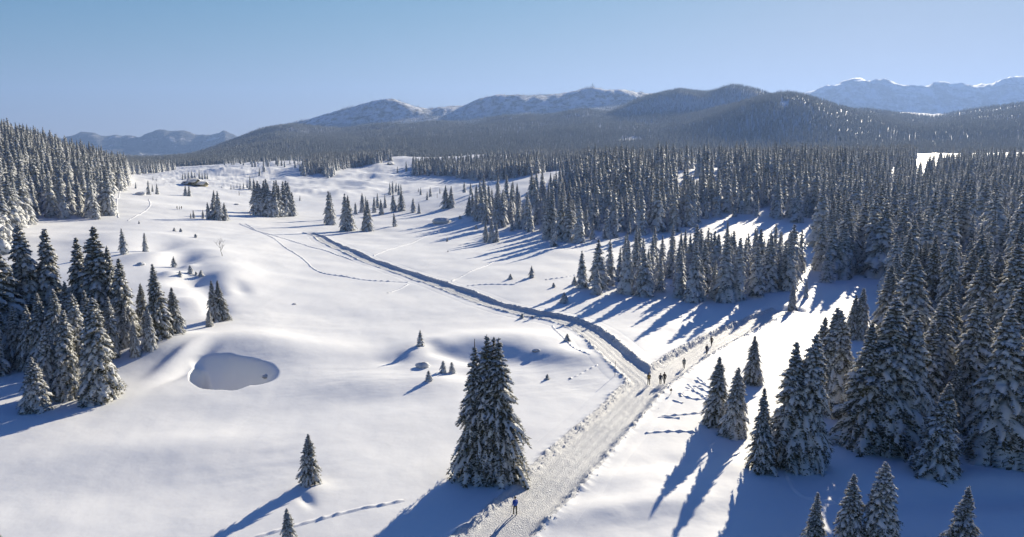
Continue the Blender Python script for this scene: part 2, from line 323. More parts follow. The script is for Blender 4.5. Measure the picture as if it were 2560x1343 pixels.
# resample evenly
def even(P, step):
    d = np.r_[0, np.cumsum(np.linalg.norm(np.diff(P[:, :2], axis=0), axis=1))]
    s = np.arange(0, d[-1], step); return np.stack([np.interp(s, d, P[:, k]) for k in range(P.shape[1])], 1)
PATHS = [even(P, 0.3) for P in PATHS]
PALL = np.vstack(PATHS)
def path_query(x, y):
    d = np.full(x.shape, 99.0); hw = np.full(x.shape, 2.0); dp = np.zeros(x.shape); side = np.zeros(x.shape)
    idx = np.where((x > PALL[:, 0].min()-9) & (x < PALL[:, 0].max()+9) & (y > PALL[:, 1].min()-9) & (y < PALL[:, 1].max()+9))[0]
    for c in range(0, len(idx), 20000):
        ii = idx[c:c+20000]
        D = (x[ii][:, None]-PALL[None, :, 0])**2+(y[ii][:, None]-PALL[None, :, 1])**2
        # nearest relative to the local half width so that the two branches blend at the fork
        E = np.sqrt(D)-PALL[None, :, 2]; k = E.argmin(1)
        hw[ii] = PALL[k, 2]; dp[ii] = PALL[k, 3]; d[ii] = np.sqrt(D[np.arange(len(ii)), k])
    return d, hw, dp
def ground_z(x, y):                          # the coarse sheet, sunk under the path so that the path mesh carries the trench
    x = np.asarray(x, float); y = np.asarray(y, float)
    d, hw, dp = path_query(x, y); e = d-hw
    return height(x, y) - (dp+0.45)*sstep(2.9, 1.6, e)
def path_z(x, y):
    d, hw, dp = path_query(x, y); e = d-hw
    wob = 0.42*fbm(x, y, 2.3, 4, 71)+0.18*fbm(x, y, 0.6, 2, 72)
    e2 = e+wob
    floor = -dp + 0.035*fbm(x, y, 0.8, 3, 73) + 0.035*perlin(x/0.28, y/0.28, 74) + 0.022*np.cos(d*5.5+2.0*fbm(x, y, 6, 2, 77))
    lip = 0.16*np.exp(-((e2-0.75)/0.38)**2)*(1+1.2*fbm(x, y, 0.7, 2, 75))*(0.6+1.6*np.clip(fbm(x, y, 7, 2, 78)+.3, 0, 1)) + 0.10*np.abs(perlin(x/0.35, y/0.35, 76))*np.exp(-((e2-0.5)/0.6)**2)
    k = sstep(-0.45, 0.8, e2)
    return height(x, y) + floor*(1-k) + lip + 0.03*(1-sstep(2.6, 3.6, e))

# ------------------------------------------------------------------ mesh helpers
def new_mesh(name, V, facelists, mats, smooth=False):
    me = bpy.data.meshes.new(name); V = np.asarray(V, np.float32)
    loops, starts, tot, mi, s = [], [], [], [], 0
    for F, m in facelists:
        F = np.asarray(F, np.int32)
        if len(F) == 0: continue
        k = F.shape[1]; loops.append(F.ravel()); starts.append(s+np.arange(len(F), dtype=np.int32)*k); tot.append(np.full(len(F), k, np.int32))
        mi.append(np.full(len(F), m, np.int32) if np.isscalar(m) else np.asarray(m, np.int32)); s += F.size
    loops = np.concatenate(loops); starts = np.concatenate(starts); mi = np.concatenate(mi)
    me.vertices.add(len(V)); me.vertices.foreach_set('co', V.ravel())
    me.loops.add(len(loops)); me.loops.foreach_set('vertex_index', loops)
    me.polygons.add(len(starts)); me.polygons.foreach_set('loop_start', starts)
    me.polygons.foreach_set('material_index', mi)
    if smooth: me.polygons.foreach_set('use_smooth', np.ones(len(starts), bool))
    for m in mats: me.materials.append(m)
    me.update(calc_edges=True); me.validate(); return me
def link(name, me, parent=None, loc=None):
    o = bpy.data.objects.new(name, me); col.objects.link(o)
    if parent is not None: o.parent = parent
    if loc is not None: o.location = loc
    return o
def grid_faces(nr, nc):
    i = np.arange(nr-1)[:, None]*nc+np.arange(nc-1)[None]
    return np.stack([i, i+1, i+nc+1, i+nc], -1).reshape(-1, 4)
def tag(o, label=None, cat=None, group=None, kind=None):
    if label: o['label'] = label
    if cat: o['category'] = cat
    if group: o['group'] = group
    if kind: o['kind'] = kind
    return o

def sheet(name, q, Y, fn, mats, mfn=None):
    W = np.maximum(Y, 40); X = q[None]*W[:, None]; YY = np.broadcast_to(Y[:, None], X.shape)
    Z = fn(X.ravel(), YY.ravel()); V = np.stack([X.ravel(), YY.ravel(), Z], 1)
    F = grid_faces(len(Y), len(q)); m = 0
    if mfn is not None:
        c = V[F].mean(1); m = mfn(c[:, 0], c[:, 1], c[:, 2])
    return link(name, new_mesh(name, V, [(F, m)], mats, True))
qf = np.unique(np.r_[np.linspace(-1.5, -.87, 18), np.linspace(-.84, .84, 580), np.linspace(.87, 1.5, 18), np.linspace(QS-.085, QS+.085, 170)])
Yn = np.r_[np.linspace(-80, 38, 12), np.exp(np.arange(math.log(40), math.log(400), .0068)), np.exp(np.arange(math.log(400), math.log(1150), .0125)), [1150]]
Yn = np.unique(np.r_[Yn, np.arange(91, 100, .10), np.arange(100, 110, .3)])
tag(sheet('ground', qf, Yn, ground_z, [M_SNOW]), kind='structure')
Yh = np.exp(np.linspace(math.log(1150), math.log(4200), 112))
tag(sheet('hills', qf, Yh, height, [M_SNOW]), kind='structure')
qm = np.r_[np.linspace(-1.5, -.87, 14), np.linspace(-.84, .84, 700), np.linspace(.87, 1.5, 14)]
Ym = np.exp(np.linspace(math.log(4200), math.log(13500), 130))
tag(sheet('mountains', qm, Ym, height, [M_RIDGE, M_FARWOOD, M_ALP], lambda x, y, z: ((x/y < -0.30) & (y > 6600)).astype(int) + 2*((x/y > .25) & (y > 6600)).astype(int)), kind='structure')

for k, P in enumerate(PATHS):
    t = np.r_[-6.2, -5.2, -4.4, -3.9, np.linspace(-3.4, 3.4, 40), 3.9, 4.4, 5.2, 6.2]
    T = np.gradient(P[:, :2], axis=0); T = np.stack([np.convolve(np.pad(T[:, i], 8, mode='edge'), np.ones(17)/17, 'valid') for i in (0, 1)], 1)
    T /= np.linalg.norm(T, axis=1)[:, None]; N = np.stack([-T[:, 1], T[:, 0]], 1)
    X = P[:, 0, None]+N[:, 0, None]*t[None]; Y = P[:, 1, None]+N[:, 1, None]*t[None]
    Z = path_z(X.ravel(), Y.ravel()) - (0.012 if k else 0)
    d, hw, dp = path_query(X.ravel(), Y.ravel()); e = d-hw
    Z = Z - 0.10*sstep(3.3, 3.9, e)
    V = np.stack([X.ravel(), Y.ravel(), Z], 1); F = grid_faces(len(P), len(t))
    ef = e[F].mean(1)+0.3*fbm(V[F].mean(1)[:, 0], V[F].mean(1)[:, 1], 0.9, 2, 79)
    tag(link('path', new_mesh('path', V, [(F, (ef > 0.95).astype(int))], [M_TRAMPLED, M_SNOW], True)), kind='structure')

# footprint and ski trails: pairs of low broken ridges thrown up either side of a line of steps
TRAILS = [
 [(560, 1375), (640, 1343), (760, 1308), (860, 1281), (955, 1262), (1010, 1250)],
 [(1530, 1110), (1600, 1086), (1690, 1078), (1760, 1082)],
 [(1585, 1048), (1650, 1041), (1760, 1032)], [(1575, 1056), (1650, 1043), (1700, 1046)],
 [(1640, 958), (1690, 942), (1735, 950), (1790, 975), (1830, 990)], [(1660, 965), (1700, 962), (1750, 985), (1800, 998)],
 [(1700, 925), (1740, 940), (1770, 965)], [(1665, 972), (1690, 955), (1740, 968), (1785, 985)], [(1680, 950), (1715, 955), (1735, 975), (1775, 1005)], [(1700, 990), (1725, 975), (1765, 960)], [(1645, 990), (1680, 1000), (1710, 1008)], [(1900, 1060), (1930, 1110), (1990, 1225), (2100, 1260)], [(1655, 975), (1700, 985), (1740, 998), (1780, 992)], [(1690, 912), (1730, 918), (1745, 912)],
 [(1425, 947), (1460, 930), (1502, 907)], [(1380, 812), (1405, 840), (1445, 875), (1490, 893), (1545, 918), (1580, 945)],
 [(615, 560), (690, 600), (755, 645), (800, 680), (870, 692)], [(600, 560), (680, 588), (760, 612), (850, 640), (930, 664)],
 [(912, 650), (980, 622), (1050, 598), (1110, 568)], [(1122, 706), (1170, 682), (1235, 655)], [(1140, 720), (1200, 712), (1290, 712)],
 [(970, 733), (1000, 722), (1022, 710)], [(850, 690), (930, 702), (1020, 706)],
 [(300, 478), (292, 510), (296, 545)], [(372, 498), (375, 515), (345, 538), (320, 552)],
 [(1365, 700), (1430, 690), (1490, 672)],
 [(1180, 1175), (1240, 1170), (1330, 1165), (1400, 1150)],
]
def trail(pts, w=0.22, hgt=0.10):
    P = even(px_line([(a, b, 0) for a, b in pts]), 0.35)[:, :2]
    y0 = P[:, 1].mean(); s = min(1.35, max(1.0, (y0/130.0)**.6))
    T = np.gradient(P, axis=0); T /= np.linalg.norm(T, axis=1)[:, None]; N = np.stack([-T[:, 1], T[:, 0]], 1)
    wob = 0.15*s*fbm(P[:, 0], P[:, 1], 3.0, 2, 81)
    t = np.array([-2.2, -1.2, -.7, -.35, 0, .35, .7, 1.2, 2.2])*w*s; prof = np.array([-.9, .25, .7, 1.2, 1.3, .6, .1, .25, -.9])
    X = P[:, 0, None]+N[:, 0, None]*(t[None]+wob[:, None]); Y = P[:, 1, None]+N[:, 1, None]*(t[None]+wob[:, None])
    g = ground_z(X.ravel(), Y.ravel()).reshape(X.shape)
    step = 0.75+0.5*np.cos(np.arange(len(P))*0.35*2*math.pi/(1.4*s))[:, None]
    amp = hgt*s*step*(1+0.7*perlin(X/0.6, Y/0.6, 83))
    Z = g + np.where(prof[None] > 0, prof[None]*amp+0.02, prof[None]*0.06*s)
    V = np.stack([X.ravel(), Y.ravel(), Z.ravel()], 1)
    tag(link('footprint_trail', new_mesh('footprint_trail', V, [(grid_faces(len(P), 9), 0)], [M_SNOW], True)), kind='structure')
for tr in TRAILS: trail(tr)

# clods of snow thrown up along the path banks (uncountable)
n = 5200
pi = rng.integers(0, len(PALL), n); PP = PALL[pi]
sd = rng.choice([-1, 1], n); off = PP[:, 2]+np.abs(rng.normal(0.15, 0.5, n)); an = rng.uniform(0, 2*math.pi, n)
# perpendicular from neighbours
nx = np.roll(PALL[:, :2], -1, 0)-PALL[:, :2]; nx /= np.maximum(np.linalg.norm(nx, axis=1), 1e-6)[:, None]; nn = nx[pi]
X = PP[:, 0]-nn[:, 1]*sd*off; Y = PP[:, 1]+nn[:, 0]*sd*off
dq, hq, _ = path_query(X, Y); ok = (dq-hq > -0.25) & (Y < 190); X, Y = X[ok], Y[ok]; n = len(X)
r = rng.uniform(.035, .12, n)*(1+(Y > 110)*.5); Z = path_z(X, Y)
octv = np.array([(1, 0, 0), (0, 1, 0), (-1, 0, 0), (0, -1, 0), (0, 0, 1)], float)
V = octv[None]*r[:, None, None]*rng.uniform(.6, 1.3, (n, 5, 1)); ca, sa = np.cos(an[:n]), np.sin(an[:n])
V = np.stack([V[..., 0]*ca[:, None]-V[..., 1]*sa[:, None]+X[:, None], V[..., 0]*sa[:, None]+V[..., 1]*ca[:, None]+Y[:, None], V[..., 2]+Z[:, None]-.01], -1).reshape(-1, 3)
F = (np.array([(0, 1, 4), (1, 2, 4), (2, 3, 4), (3, 0, 4)])[None]+np.arange(n)[:, None, None]*5).reshape(-1, 3)
o = link('snow_clods', new_mesh('snow_clods', V, [(F, 0)], [M_TREESNOW]))
tag(o, 'loose clods of white snow heaped along the edges of the trodden path', 'snow', kind='stuff')

# ------------------------------------------------------------------ spruce builder (all trees are modelled 10 m tall and scaled)
def L_gap(r, h, az, seed):                   # bald spots where a bough has broken or bends under snow
    return math.sin(h*1.9+seed)*math.cos(az*2+h*.8+seed*1.3) > .62 and r.random() < .75
def spruce(H=10.0, ratio=0.18, gap=0.27, nb=7, st=9, ns=6, snow=1.0, droop=0.75, seed=0, core=True, bw=1.0, cx=0, cy=0, h0=0.25, lobes=True, half=None, acc=None, pw=.86):
    """returns acc with crown (verts, quads) and snow (verts, quads)"""
    r = np.random.default_rng(seed)
    NV, NF, SV, SF = acc if acc else ([], [], [], [])
    nvo = [sum(len(a) for a in NV)]; svo = [sum(len(a) for a in SV)]
    def addn(V, F): NV.append(V); NF.append(F+nvo[0]); nvo[0] += len(V)
    def adds(V, F): SV.append(V); SF.append(F+svo[0]); svo[0] += len(V)
    Rm = H*ratio; k = 0; h = h0; ph = 0
    side_pref = r.uniform(0, 2*math.pi)
    while h < H*0.985:
        f = h/H
        prof = (1-f)**pw*(1-0.38*math.exp(-f*13))
        nbb = nb if f < .85 else max(3, nb-2)
        ph += 2.4
        for b in range(nbb):
            az = ph+2*math.pi*b/nbb+r.normal(0, .18)
            if half is not None and math.cos(az-half) < -0.55: continue
            if L_gap(r, h, az, seed): continue
            L = Rm*prof*1.12*r.uniform(.70, 1.16)*(1+.10*math.cos(2*(az-side_pref))+0.10*math.sin(h*2.1+az*1.0))+0.05
            s0 = 0.75*f**1.5-0.02+r.normal(0, .06); dr = 1.3*droop*(1.15-0.70*f)*r.uniform(.75, 1.25)
            hh = h+r.normal(0, gap*.25); er = np.array([math.cos(az), math.sin(az), 0]); et = np.array([-math.sin(az), math.cos(az), 0])
            swp = r.normal(0, .15)
            def P(t):
                t = np.atleast_1d(t)[:, None]
                rho = L*(t-0.16*dr*t*t); z = L*(s0*t-dr*t*t+0.12*dr*t**4*1.5)
                return np.array([[cx, cy, hh]])+er*rho+et*(swp*L*t*t)+np.array([[0, 0, 1.]])*z
            # needle sprays
            ts = (np.arange(st)+r.uniform(.2, .8, st))/st*0.92+0.06
            p = P(ts)
            for sgn in (-1, 1):
                for hang in (0, 1):
                    if hang and st < 4: continue
                    m = st
                    l = L*(.34 if not hang else .22)*(1-.68*ts)*r.uniform(.6, 1.25, m)+.10*H/10*bw
                    d = et*sgn*(.95 if not hang else .35)+er*(.75 if not hang else .45)*r.uniform(.6, 1.3, (m, 1))+np.array([0, 0, -1.])*(r.uniform(.15, .6, (m, 1)) if not hang else r.uniform(.7, 1.3, (m, 1)))
                    d /= np.linalg.norm(d, axis=1)[:, None]
                    w = np.cross(d, np.array([0, 0, 1.])+er*.2); w /= np.linalg.norm(w, axis=1)[:, None]
                    ww = (l*(.20 if st < 12 else .135)+.03*bw)[:, None]*bw
                    lift = np.array([0, 0, -.01])
                    a0 = p+lift; a1 = p+d*l[:, None]*.45+w*ww; a2 = p+d*l[:, None]; a3 = p+d*l[:, None]*.45-w*ww
                    V = np.stack([a0, a1, a2, a3], 1).reshape(-1, 3); F = np.arange(m*4).reshape(-1, 4)
                    addn(V, F)
                    if lobes and not hang and snow > 0:
                        sel = np.where(r.random(m) < (.40 if st < 12 else .34)*snow)[0]
                        if len(sel):
                            q = len(sel); u = (.15*np.ones(q))[:, None]; e = r.uniform(.65, .95, q)[:, None]; th = (ww[sel]*.55+.015)
                            up = np.array([0, 0, 1.])
                            s0_ = p[sel]+d[sel]*l[sel, None]*u; s1_ = p[sel]+d[sel]*l[sel, None]*e; sm = (s0_+s1_)/2
                            wq = w[sel]*ww[sel]*r.uniform(.65, 1.0, (q, 1))
                            V = np.stack([s0_, sm+wq, s1_, sm-wq, sm+up*th+d[sel]*.02], 1).reshape(-1, 3)
                            Fq = (np.array([(0, 1, 4, 4), (1, 2, 4, 4), (2, 3, 4, 4), (3, 0, 4, 4)])[None]+np.arange(q)[:, None, None]*5).reshape(-1, 4)
                            adds(V, Fq)
            # tip
            # snow pillow along the branch
            if snow > 0 and r.random() < .97:
                tt = np.linspace(.05, r.uniform(.80, .99), ns+1); c = P(tt)
                w0 = L*.108*snow*bw+.03*bw; nzw = r.uniform(.5, 1.35, ns+1)*np.sin(np.pi*np.clip((tt+.12)/1.14, 0, 1))**.6
                wv = (w0*nzw)[:, None]; hv = (w0*.75*r.uniform(.5, 1.2, ns+1))[:, None]+.015; hv[0] *= .3; hv[-1] *= .2; wv[-1] *= .3
                up = np.array([0, 0, 1.])+er*.35; jit = et*(r.normal(0, .25, ns+1)*w0)[:, None]
                if ns >= 4:
                    prf = [(-1, -.25), (-.62, .6), (0, 1), (.62, .6), (1, -.25)]
                else:
                    prf = [(-1, -.2), (0, 1), (1, -.2)]
                V = np.stack([c+jit+et*wv*a+up*hv*bb for a, bb in prf], 1).reshape(-1, 3); npf = len(prf)
                adds(V, grid_faces(ns+1, npf))
        h += gap*r.uniform(.85, 1.15)*(1.15-.45*f); k += 1
    # leader
    for j in range(4):
        a = j*math.pi/4*1.0; e = np.array([math.cos(a), math.sin(a), 0])*.035*bw*2
        b0 = np.array([cx, cy, H*.93]); t0 = np.array([cx, cy, H])
        addn(np.stack([b0-e, b0+e, t0+e*.15, t0-e*.15]), np.array([[0, 1, 2, 3]]))
    if core:
        nr_, nc_ = (10, 9) if st > 4 else (6, 6)
        zz = np.linspace(.03*H, .93*H, nr_); f = zz/H
        rr = Rm*(1-f)**.85*.42; A = np.linspace(0, 2*math.pi, nc_+1)
        X = cx+(rr[:, None]*np.cos(A)[None])*r.uniform(.7, 1.2, (nr_, nc_+1)); Yy = cy+(rr[:, None]*np.sin(A)[None])*r.uniform(.7, 1.2, (nr_, nc_+1))
        addn(np.stack([X.ravel(), Yy.ravel(), np.repeat(zz, nc_+1)], 1), grid_faces(nr_, nc_+1))
    return NV, NF, SV, SF

def split_deg(F):
    deg = F[:, 2] == F[:, 3]; return F[~deg], F[deg][:, :3]
def parts_meshes(name, acc, nm=None):
    NV, NF, SV, SF = acc
    out = [new_mesh(name+'_crown', np.vstack(NV), [(np.vstack(NF), 0)], [nm or M_NEEDLE])]
    if SV:
        q, t = split_deg(np.vstack(SF)); out.append(new_mesh(name+'_snow', np.vstack(SV), [(q, 0), (t, 0)], [M_TREESNOW], True))
    return out
def merged_mesh(name, acc, nm=None):
    NV, NF, SV, SF = acc; A = np.vstack(NV); B = np.vstack(SV); q, t = split_deg(np.vstack(SF)+len(A))
    return new_mesh(name, np.vstack([A, B]), [(np.vstack(NF), 0), (q, 1), (t, 1)], [nm or M_NEEDLE, M_TREESNOW])
def trunk_mesh(H=10.0, r0=.16, lean=(0, 0), offs=((0, 0),)):
    Vs, Fs, o = [], [], 0
    for ox, oy in offs:
        zz = np.linspace(-.6, H*.97, 9); A = np.linspace(0, 2*math.pi, 9)[:-1]
        rr = r0*(1-np.clip(zz, 0, H)/H)**.8+.01
        X = ox+rr[:, None]*np.cos(A)[None]; Y = oy+rr[:, None]*np.sin(A)[None]; V = np.stack([X.ravel(), Y.ravel(), np.repeat(zz, 8)], 1)
        i = np.arange(8)[:, None]*8; j = np.arange(8)[None]; jn = (j+1) % 8
        F = np.stack([i+j, i+jn, i+8+jn, i+8+j], -1).reshape(-1, 4)
        Vs.append(V); Fs.append(F+o); o += len(V)
    return new_mesh('trunk', np.vstack(Vs), [(np.vstack(Fs), 0)], [M_BARK], True)
TRUNK = trunk_mesh()
HI = []   # near, detailed
for i, (ra, sn, dr, gp, nb, pw) in enumerate([(.265, 1.15, .72, .25, 8, .90), (.215, 1.35, .9, .26, 8, .72), (.30, 1.05, .65, .25, 9, 1.05), (.25, 1.5, .95, .26, 8, .80), (.215, 1.0, .78, .25, 7, 1.0)]):
    HI.append([TRUNK]+parts_meshes('spruce_near', spruce(ratio=ra, gap=gp, nb=nb, st=13, ns=7, snow=sn, droop=dr, seed=100+i, pw=pw)))
a2 = spruce(H=10, ratio=.21, gap=.26, nb=7, st=12, ns=6, snow=1.2, droop=.8, seed=120, cx=-.35, pw=.9)
a2 = spruce(H=8.8, ratio=.22, gap=.26, nb=7, st=12, ns=6, snow=1.1, droop=.75, seed=121, cx=.5, cy=.2, pw=.85, acc=a2)
HI.append([trunk_mesh(offs=[(-.35, 0), (.5, .2)])]+parts_meshes('spruce_near', a2))
MD = []   # middle distance
for i, (ra, sn, dr, pw) in enumerate([(.235, 1.35, .78, .9), (.205, 1.5, .9, .7), (.275, 1.15, .7, 1.05), (.25, 1.6, .88, .85), (.215, 1.3, .8, .95)]):
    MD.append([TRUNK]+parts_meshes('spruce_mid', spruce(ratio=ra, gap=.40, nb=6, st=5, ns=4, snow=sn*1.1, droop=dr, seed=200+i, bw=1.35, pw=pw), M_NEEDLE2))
a2 = spruce(H=10, ratio=.20, gap=.42, nb=6, st=5, ns=4, snow=1.5, droop=.85, seed=220, bw=1.35, cx=-.4)
a2 = spruce(H=8.5, ratio=.21, gap=.42, nb=6, st=5, ns=4, snow=1.4, droop=.8, seed=221, bw=1.35, cx=.6, cy=.2, acc=a2)
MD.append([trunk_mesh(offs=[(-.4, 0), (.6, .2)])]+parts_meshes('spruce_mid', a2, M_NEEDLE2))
LO = []   # far
for i, (ra, sn, pw) in enumerate([(.245, 1.5, .9), (.215, 1.7, .7), (.28, 1.35, 1.05), (.235, 1.8, .85)]):
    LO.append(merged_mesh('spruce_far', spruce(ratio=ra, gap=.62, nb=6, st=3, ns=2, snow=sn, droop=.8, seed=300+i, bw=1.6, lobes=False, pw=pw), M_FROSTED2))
XF = []   # very far
for i, (ra, sn) in enumerate([(.22, .9), (.20, 1.1), (.25, .8)]):
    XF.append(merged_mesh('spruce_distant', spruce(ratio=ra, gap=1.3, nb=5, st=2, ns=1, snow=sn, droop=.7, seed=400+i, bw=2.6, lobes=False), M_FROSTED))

VARIETY = {'hi': HI, 'md': MD}
PROTO = {}
def plant(x, y, z, H, lod, var, wx=1.0, rot=None, parts=True, name='spruce_tree'):
    rot = rng.uniform(0, 2*math.pi) if rot is None else rot
    s = H/10.0
    if lod in ('hi', 'md') and parts:
        root = bpy.data.objects.new(name, None); col.objects.link(root); root.empty_display_size = .5
        for nm, me in zip(('trunk', 'crown', 'branch_snow'), VARIETY[lod][var % len(VARIETY[lod])]):
            c = bpy.data.objects.new(nm, me); col.objects.link(c); c.parent = root
    else:
        me = (LO if lod == 'lo' else XF)[var % (len(LO) if lod == 'lo' else len(XF))]
        root = bpy.data.objects.new(name, me); col.objects.link(root)
    root.location = (x, y, z-.12*s); root.rotation_euler = (rng.normal(0, .022), rng.normal(0, .022), rot); root.scale = (s*wx, s*wx, s)
    return root

# ------------------------------------------------------------------ spruces placed one by one
# px, base v, top v, variety, width factor, label
G_L = 'spruces in the grove at the left edge'
G_R = 'spruces standing at the lower right edge of the forest'
G_B = 'spruces at the bottom edge of the photo'
G_P = 'scattered spruces on the far pasture'
HAND = [
 (92, 1035, 892, 3, 1.35, 'short broad spruce plastered with snow, lowest tree of the left grove', G_L),
 (252, 1015, 742, 1, 1.15, 'snow-streaked spruce standing at the lower right corner of the left grove', G_L),
 (172, 1005, 775, 1, .95, 'slim snowy spruce between the short plastered one and the corner tree of the left grove', G_L),
 (125, 1000, 800, 3, .9, 'narrow spruce thick with snow just behind the short plastered tree at left', G_L),
 (205, 985, 730, 3, .9, 'snow-caked spruce right behind the corner tree of the left grove', G_L),
 (45, 925, 762, 3, 1.0, 'snowy spruce at the far left whose foot meets a long blue shadow', G_L),
 (10, 910, 560, 2, 1.0, 'tall dark spruce cut by the left picture edge beside the grove', G_L),
 (-25, 950, 700, 1, 1.0, 'half hidden spruce cut by the left edge below the tall dark one', G_L),
 (88, 880, 556, 1, .95, 'tall snow-dusted spruce, left one of two tall tops beside each other in the left grove', G_L),
 (132, 875, 568, 1, .92, 'tall spruce, right one of two tall tops beside each other in the left grove', G_L),
 (213, 868, 590, 0, .85, 'slender tall spruce leaning against the tallest tree of the left grove', G_L),
 (256, 875, 562, 0, 1.05, 'tallest spruce of the left grove with ragged broad top', G_L),
 (285, 868, 610, 2, .8, 'dark spruce half hidden behind the tallest tree of the left grove', G_L),
 (312, 870, 642, 0, .92, 'dark green spruce right of the tallest tree of the left grove', G_L),
 (360, 840, 705, 2, .95, 'dark blunt-topped spruce between the green one and the slim one of the left grove', G_L),
 (400, 855, 655, 4, 1.05, 'slim spiry spruce near the right end of the left grove', G_L),
 (440, 835, 716, 0, 1.0, 'spruce at the right end of the left grove above the snow ridge', G_L),
 (375, 880, 770, 3, .9, 'white snow-crusted young spruce below the slim spiry tree of the left grove', G_L),
 (340, 895, 805, 3, .9, 'small narrow spruce standing apart in front of the left grove', G_L),
 (30, 850, 700, 3, 1.0, None, G_L), (75, 930, 760, 3, .9, None, G_L), (60, 840, 690, 0, 1.0, None, G_L), (150, 930, 720, 1, .9, None, G_L), (175, 900, 700, 2, .9, None, G_L), (235, 930, 720, 0, .9, None, G_L), (110, 930, 730, 0, .9, None, G_L), (280, 900, 740, 1, .9, None, G_L), (320, 870, 760, 3, .9, None, G_L), (-40, 870, 640, 0, 1, None, G_L),
 (536, 806, 700, 0, .85, 'left stem of the close pair of dark spruces above the snow hollow', 'pair of spruces above the snow hollow'),
 (553, 803, 698, 2, .95, 'right stem of the close pair of dark spruces above the snow hollow', 'pair of spruces above the snow hollow'),
 (524, 818, 772, 3, 1.1, 'tiny white-crusted spruce at the foot of the pair above the hollow', None),
 (310, 637, 570, 0, 1.1, 'small dark spruce on the mound behind the left grove', None),
 (364, 630, 582, 1, 1.1, 'smaller snowy spruce right of the small dark one on the mound', None),
 (775, 1214, 1082, 0, 1.05, 'lone small spruce on open snow with a long thin shadow', None),
 (724, 1385, 1268, 3, 1.05, 'small snowy spruce cut by the bottom edge below the lone one', G_B),
 (18, 1450, 1322, 4, 1.0, 'spruce tip poking up at the bottom left corner', G_B),
 # clump and solitary trees on the pasture
 (522, 549, 505, 0, 1.1, 'short left member of the first spruce clump on the pasture', G_P), (535, 550, 474, 2, 1.0, 'tall dark left member of the first spruce clump on the pasture', G_P),
 (548, 552, 476, 0, 1.0, 'tall right member of the first spruce clump on the pasture', G_P), (562, 552, 505, 2, 1.3, 'broad sloping right member of the first spruce clump on the pasture', G_P),
 (485, 546, 525, 1, 1.2, 'very small spruce left of the first pasture clump', G_P), (477, 547, 533, 1, 1.2, 'tiniest spruce at the far left of the first pasture clump', G_P), (508, 547, 524, 3, 1.0, None, G_P),
] + [(px, 543-abs(i-4)*.6, t, i, 1.15, None, 'dense block of spruces standing alone on the pasture') for i, (px, t) in enumerate([(641, 452), (652, 462), (664, 449), (676, 456), (688, 450), (699, 462), (710, 452), (722, 456), (730, 478)])] + \
 [(px, 533, t, i, 1.15, None, 'dense block of spruces standing alone on the pasture') for i, (px, t) in enumerate([(648, 450), (670, 447), (694, 448), (715, 450)])] + [
 (824, 563, 476, 4, 1.15, 'narrow columnar spruce left of the path end', G_P), (829, 548, 480, 0, .9, None, G_P),
 (864, 579, 482, 0, 1.0, 'tall spruce nearest to the upper end of the path', G_P), (874, 578, 486, 2, 1.0, 'tall spruce tight against the one nearest the path end', G_P),
 (919, 579, 498, 2, 1.1, 'medium bushy spruce right of the tall pair at the path end', G_P), (913, 578, 520, 0, 1.0, None, G_P),
 (987, 567, 532, 0, 1.2, 'small cone-shaped spruce alone on the snow right of the path end', G_P),
 (906, 532, 483, 1, 1.1, None, G_P), (916, 530, 490, 0, 1.1, None, G_P), (936, 532, 492, 1, 1.1, None, G_P), (954, 538, 497, 0, 1.2, None, G_P), (944, 520, 482, 2, 1.0, None, G_P), (963, 520, 485, 2, 1.0, None, G_P), (889, 536, 506, 1, 1.1, None, G_P),
 (985, 530, 482, 0, 1.2, None, G_P), (1004, 528, 476, 2, 1.2, None, G_P), (1034, 532, 495, 3, 1.2, None, G_P), (1048, 534, 506, 3, 1.0, None, G_P),
 (1115, 522, 462, 2, 1.15, 'left half of the broad double spruce on the slope below the ridge', G_P), (1128, 521, 464, 0, 1.1, 'right half of the broad double spruce on the slope below the ridge', G_P),
 (1068, 500, 478, 1, 1.2, None, G_P), (1076, 492, 467, 0, 1.3, None, G_P), (1161, 482, 454, 1, 1.3, None, G_P), (1178, 487, 456, 0, 1.2, None, G_P), (1190, 490, 460, 1, 1.1, None, G_P),
 (1172, 540, 488, 2, 1.25, 'stout snowy spruce at the left end of the ridge forest', None), (1182, 541, 480, 0, 1.0, None, G_P),
 (464, 490, 461, 2, 1.2, 'left of two small spruces in a hollow below the barns', G_P), (474, 491, 463, 0, 1.3, 'right of two small spruces in a hollow below the barns', G_P),
 (372, 487, 450, 0, 1.1, 'spruce standing before the left wooded hill on open snow', G_P), (393, 486, 458, 2, 1.2, None, G_P), (382, 480, 460, 2, 1.0, None, G_P), (340, 472, 455, 1, 1.2, None, G_P),
 (649, 440, 418, 0, 1.0, 'small lone spruce on the skyline of the pasture knoll', G_P), (383, 450, 440, 0, 1.0, None, G_P), (391, 452, 444, 0, 1.0, None, G_P),
 (555, 470, 462, 0, 1, None, G_P), (750, 502, 488, 0, 1.1, None, G_P), (812, 440, 415, 0, 1, None, G_P), (820, 446, 420, 1, 1.1, None, G_P), (994, 432, 415, 0, 1, None, G_P), (1016, 428, 402, 0, 1, None, G_P),
 (2000, 0, 0, 0, 0, None, None),
]
HAND = [h for h in HAND if h[0] != 2000]
HAND += [(px, 474-(i % 3)*2, t, i, 1.0, None, 'row of small spruces beside the dense block') for i, (px, t) in enumerate([(578, 461), (585, 463), (593, 460), (601, 458), (609, 456), (618, 452), (626, 438), (635, 443), (642, 455)])]
HAND += [(px, 449-(i % 2)*2, t, i, 1.1, None, 'spruces behind the snow-roofed barns') for i, (px, t) in enumerate([(457, 433), (464, 430), (472, 428), (480, 426), (488, 430), (499, 426), (506, 431), (513, 427), (519, 432)])]
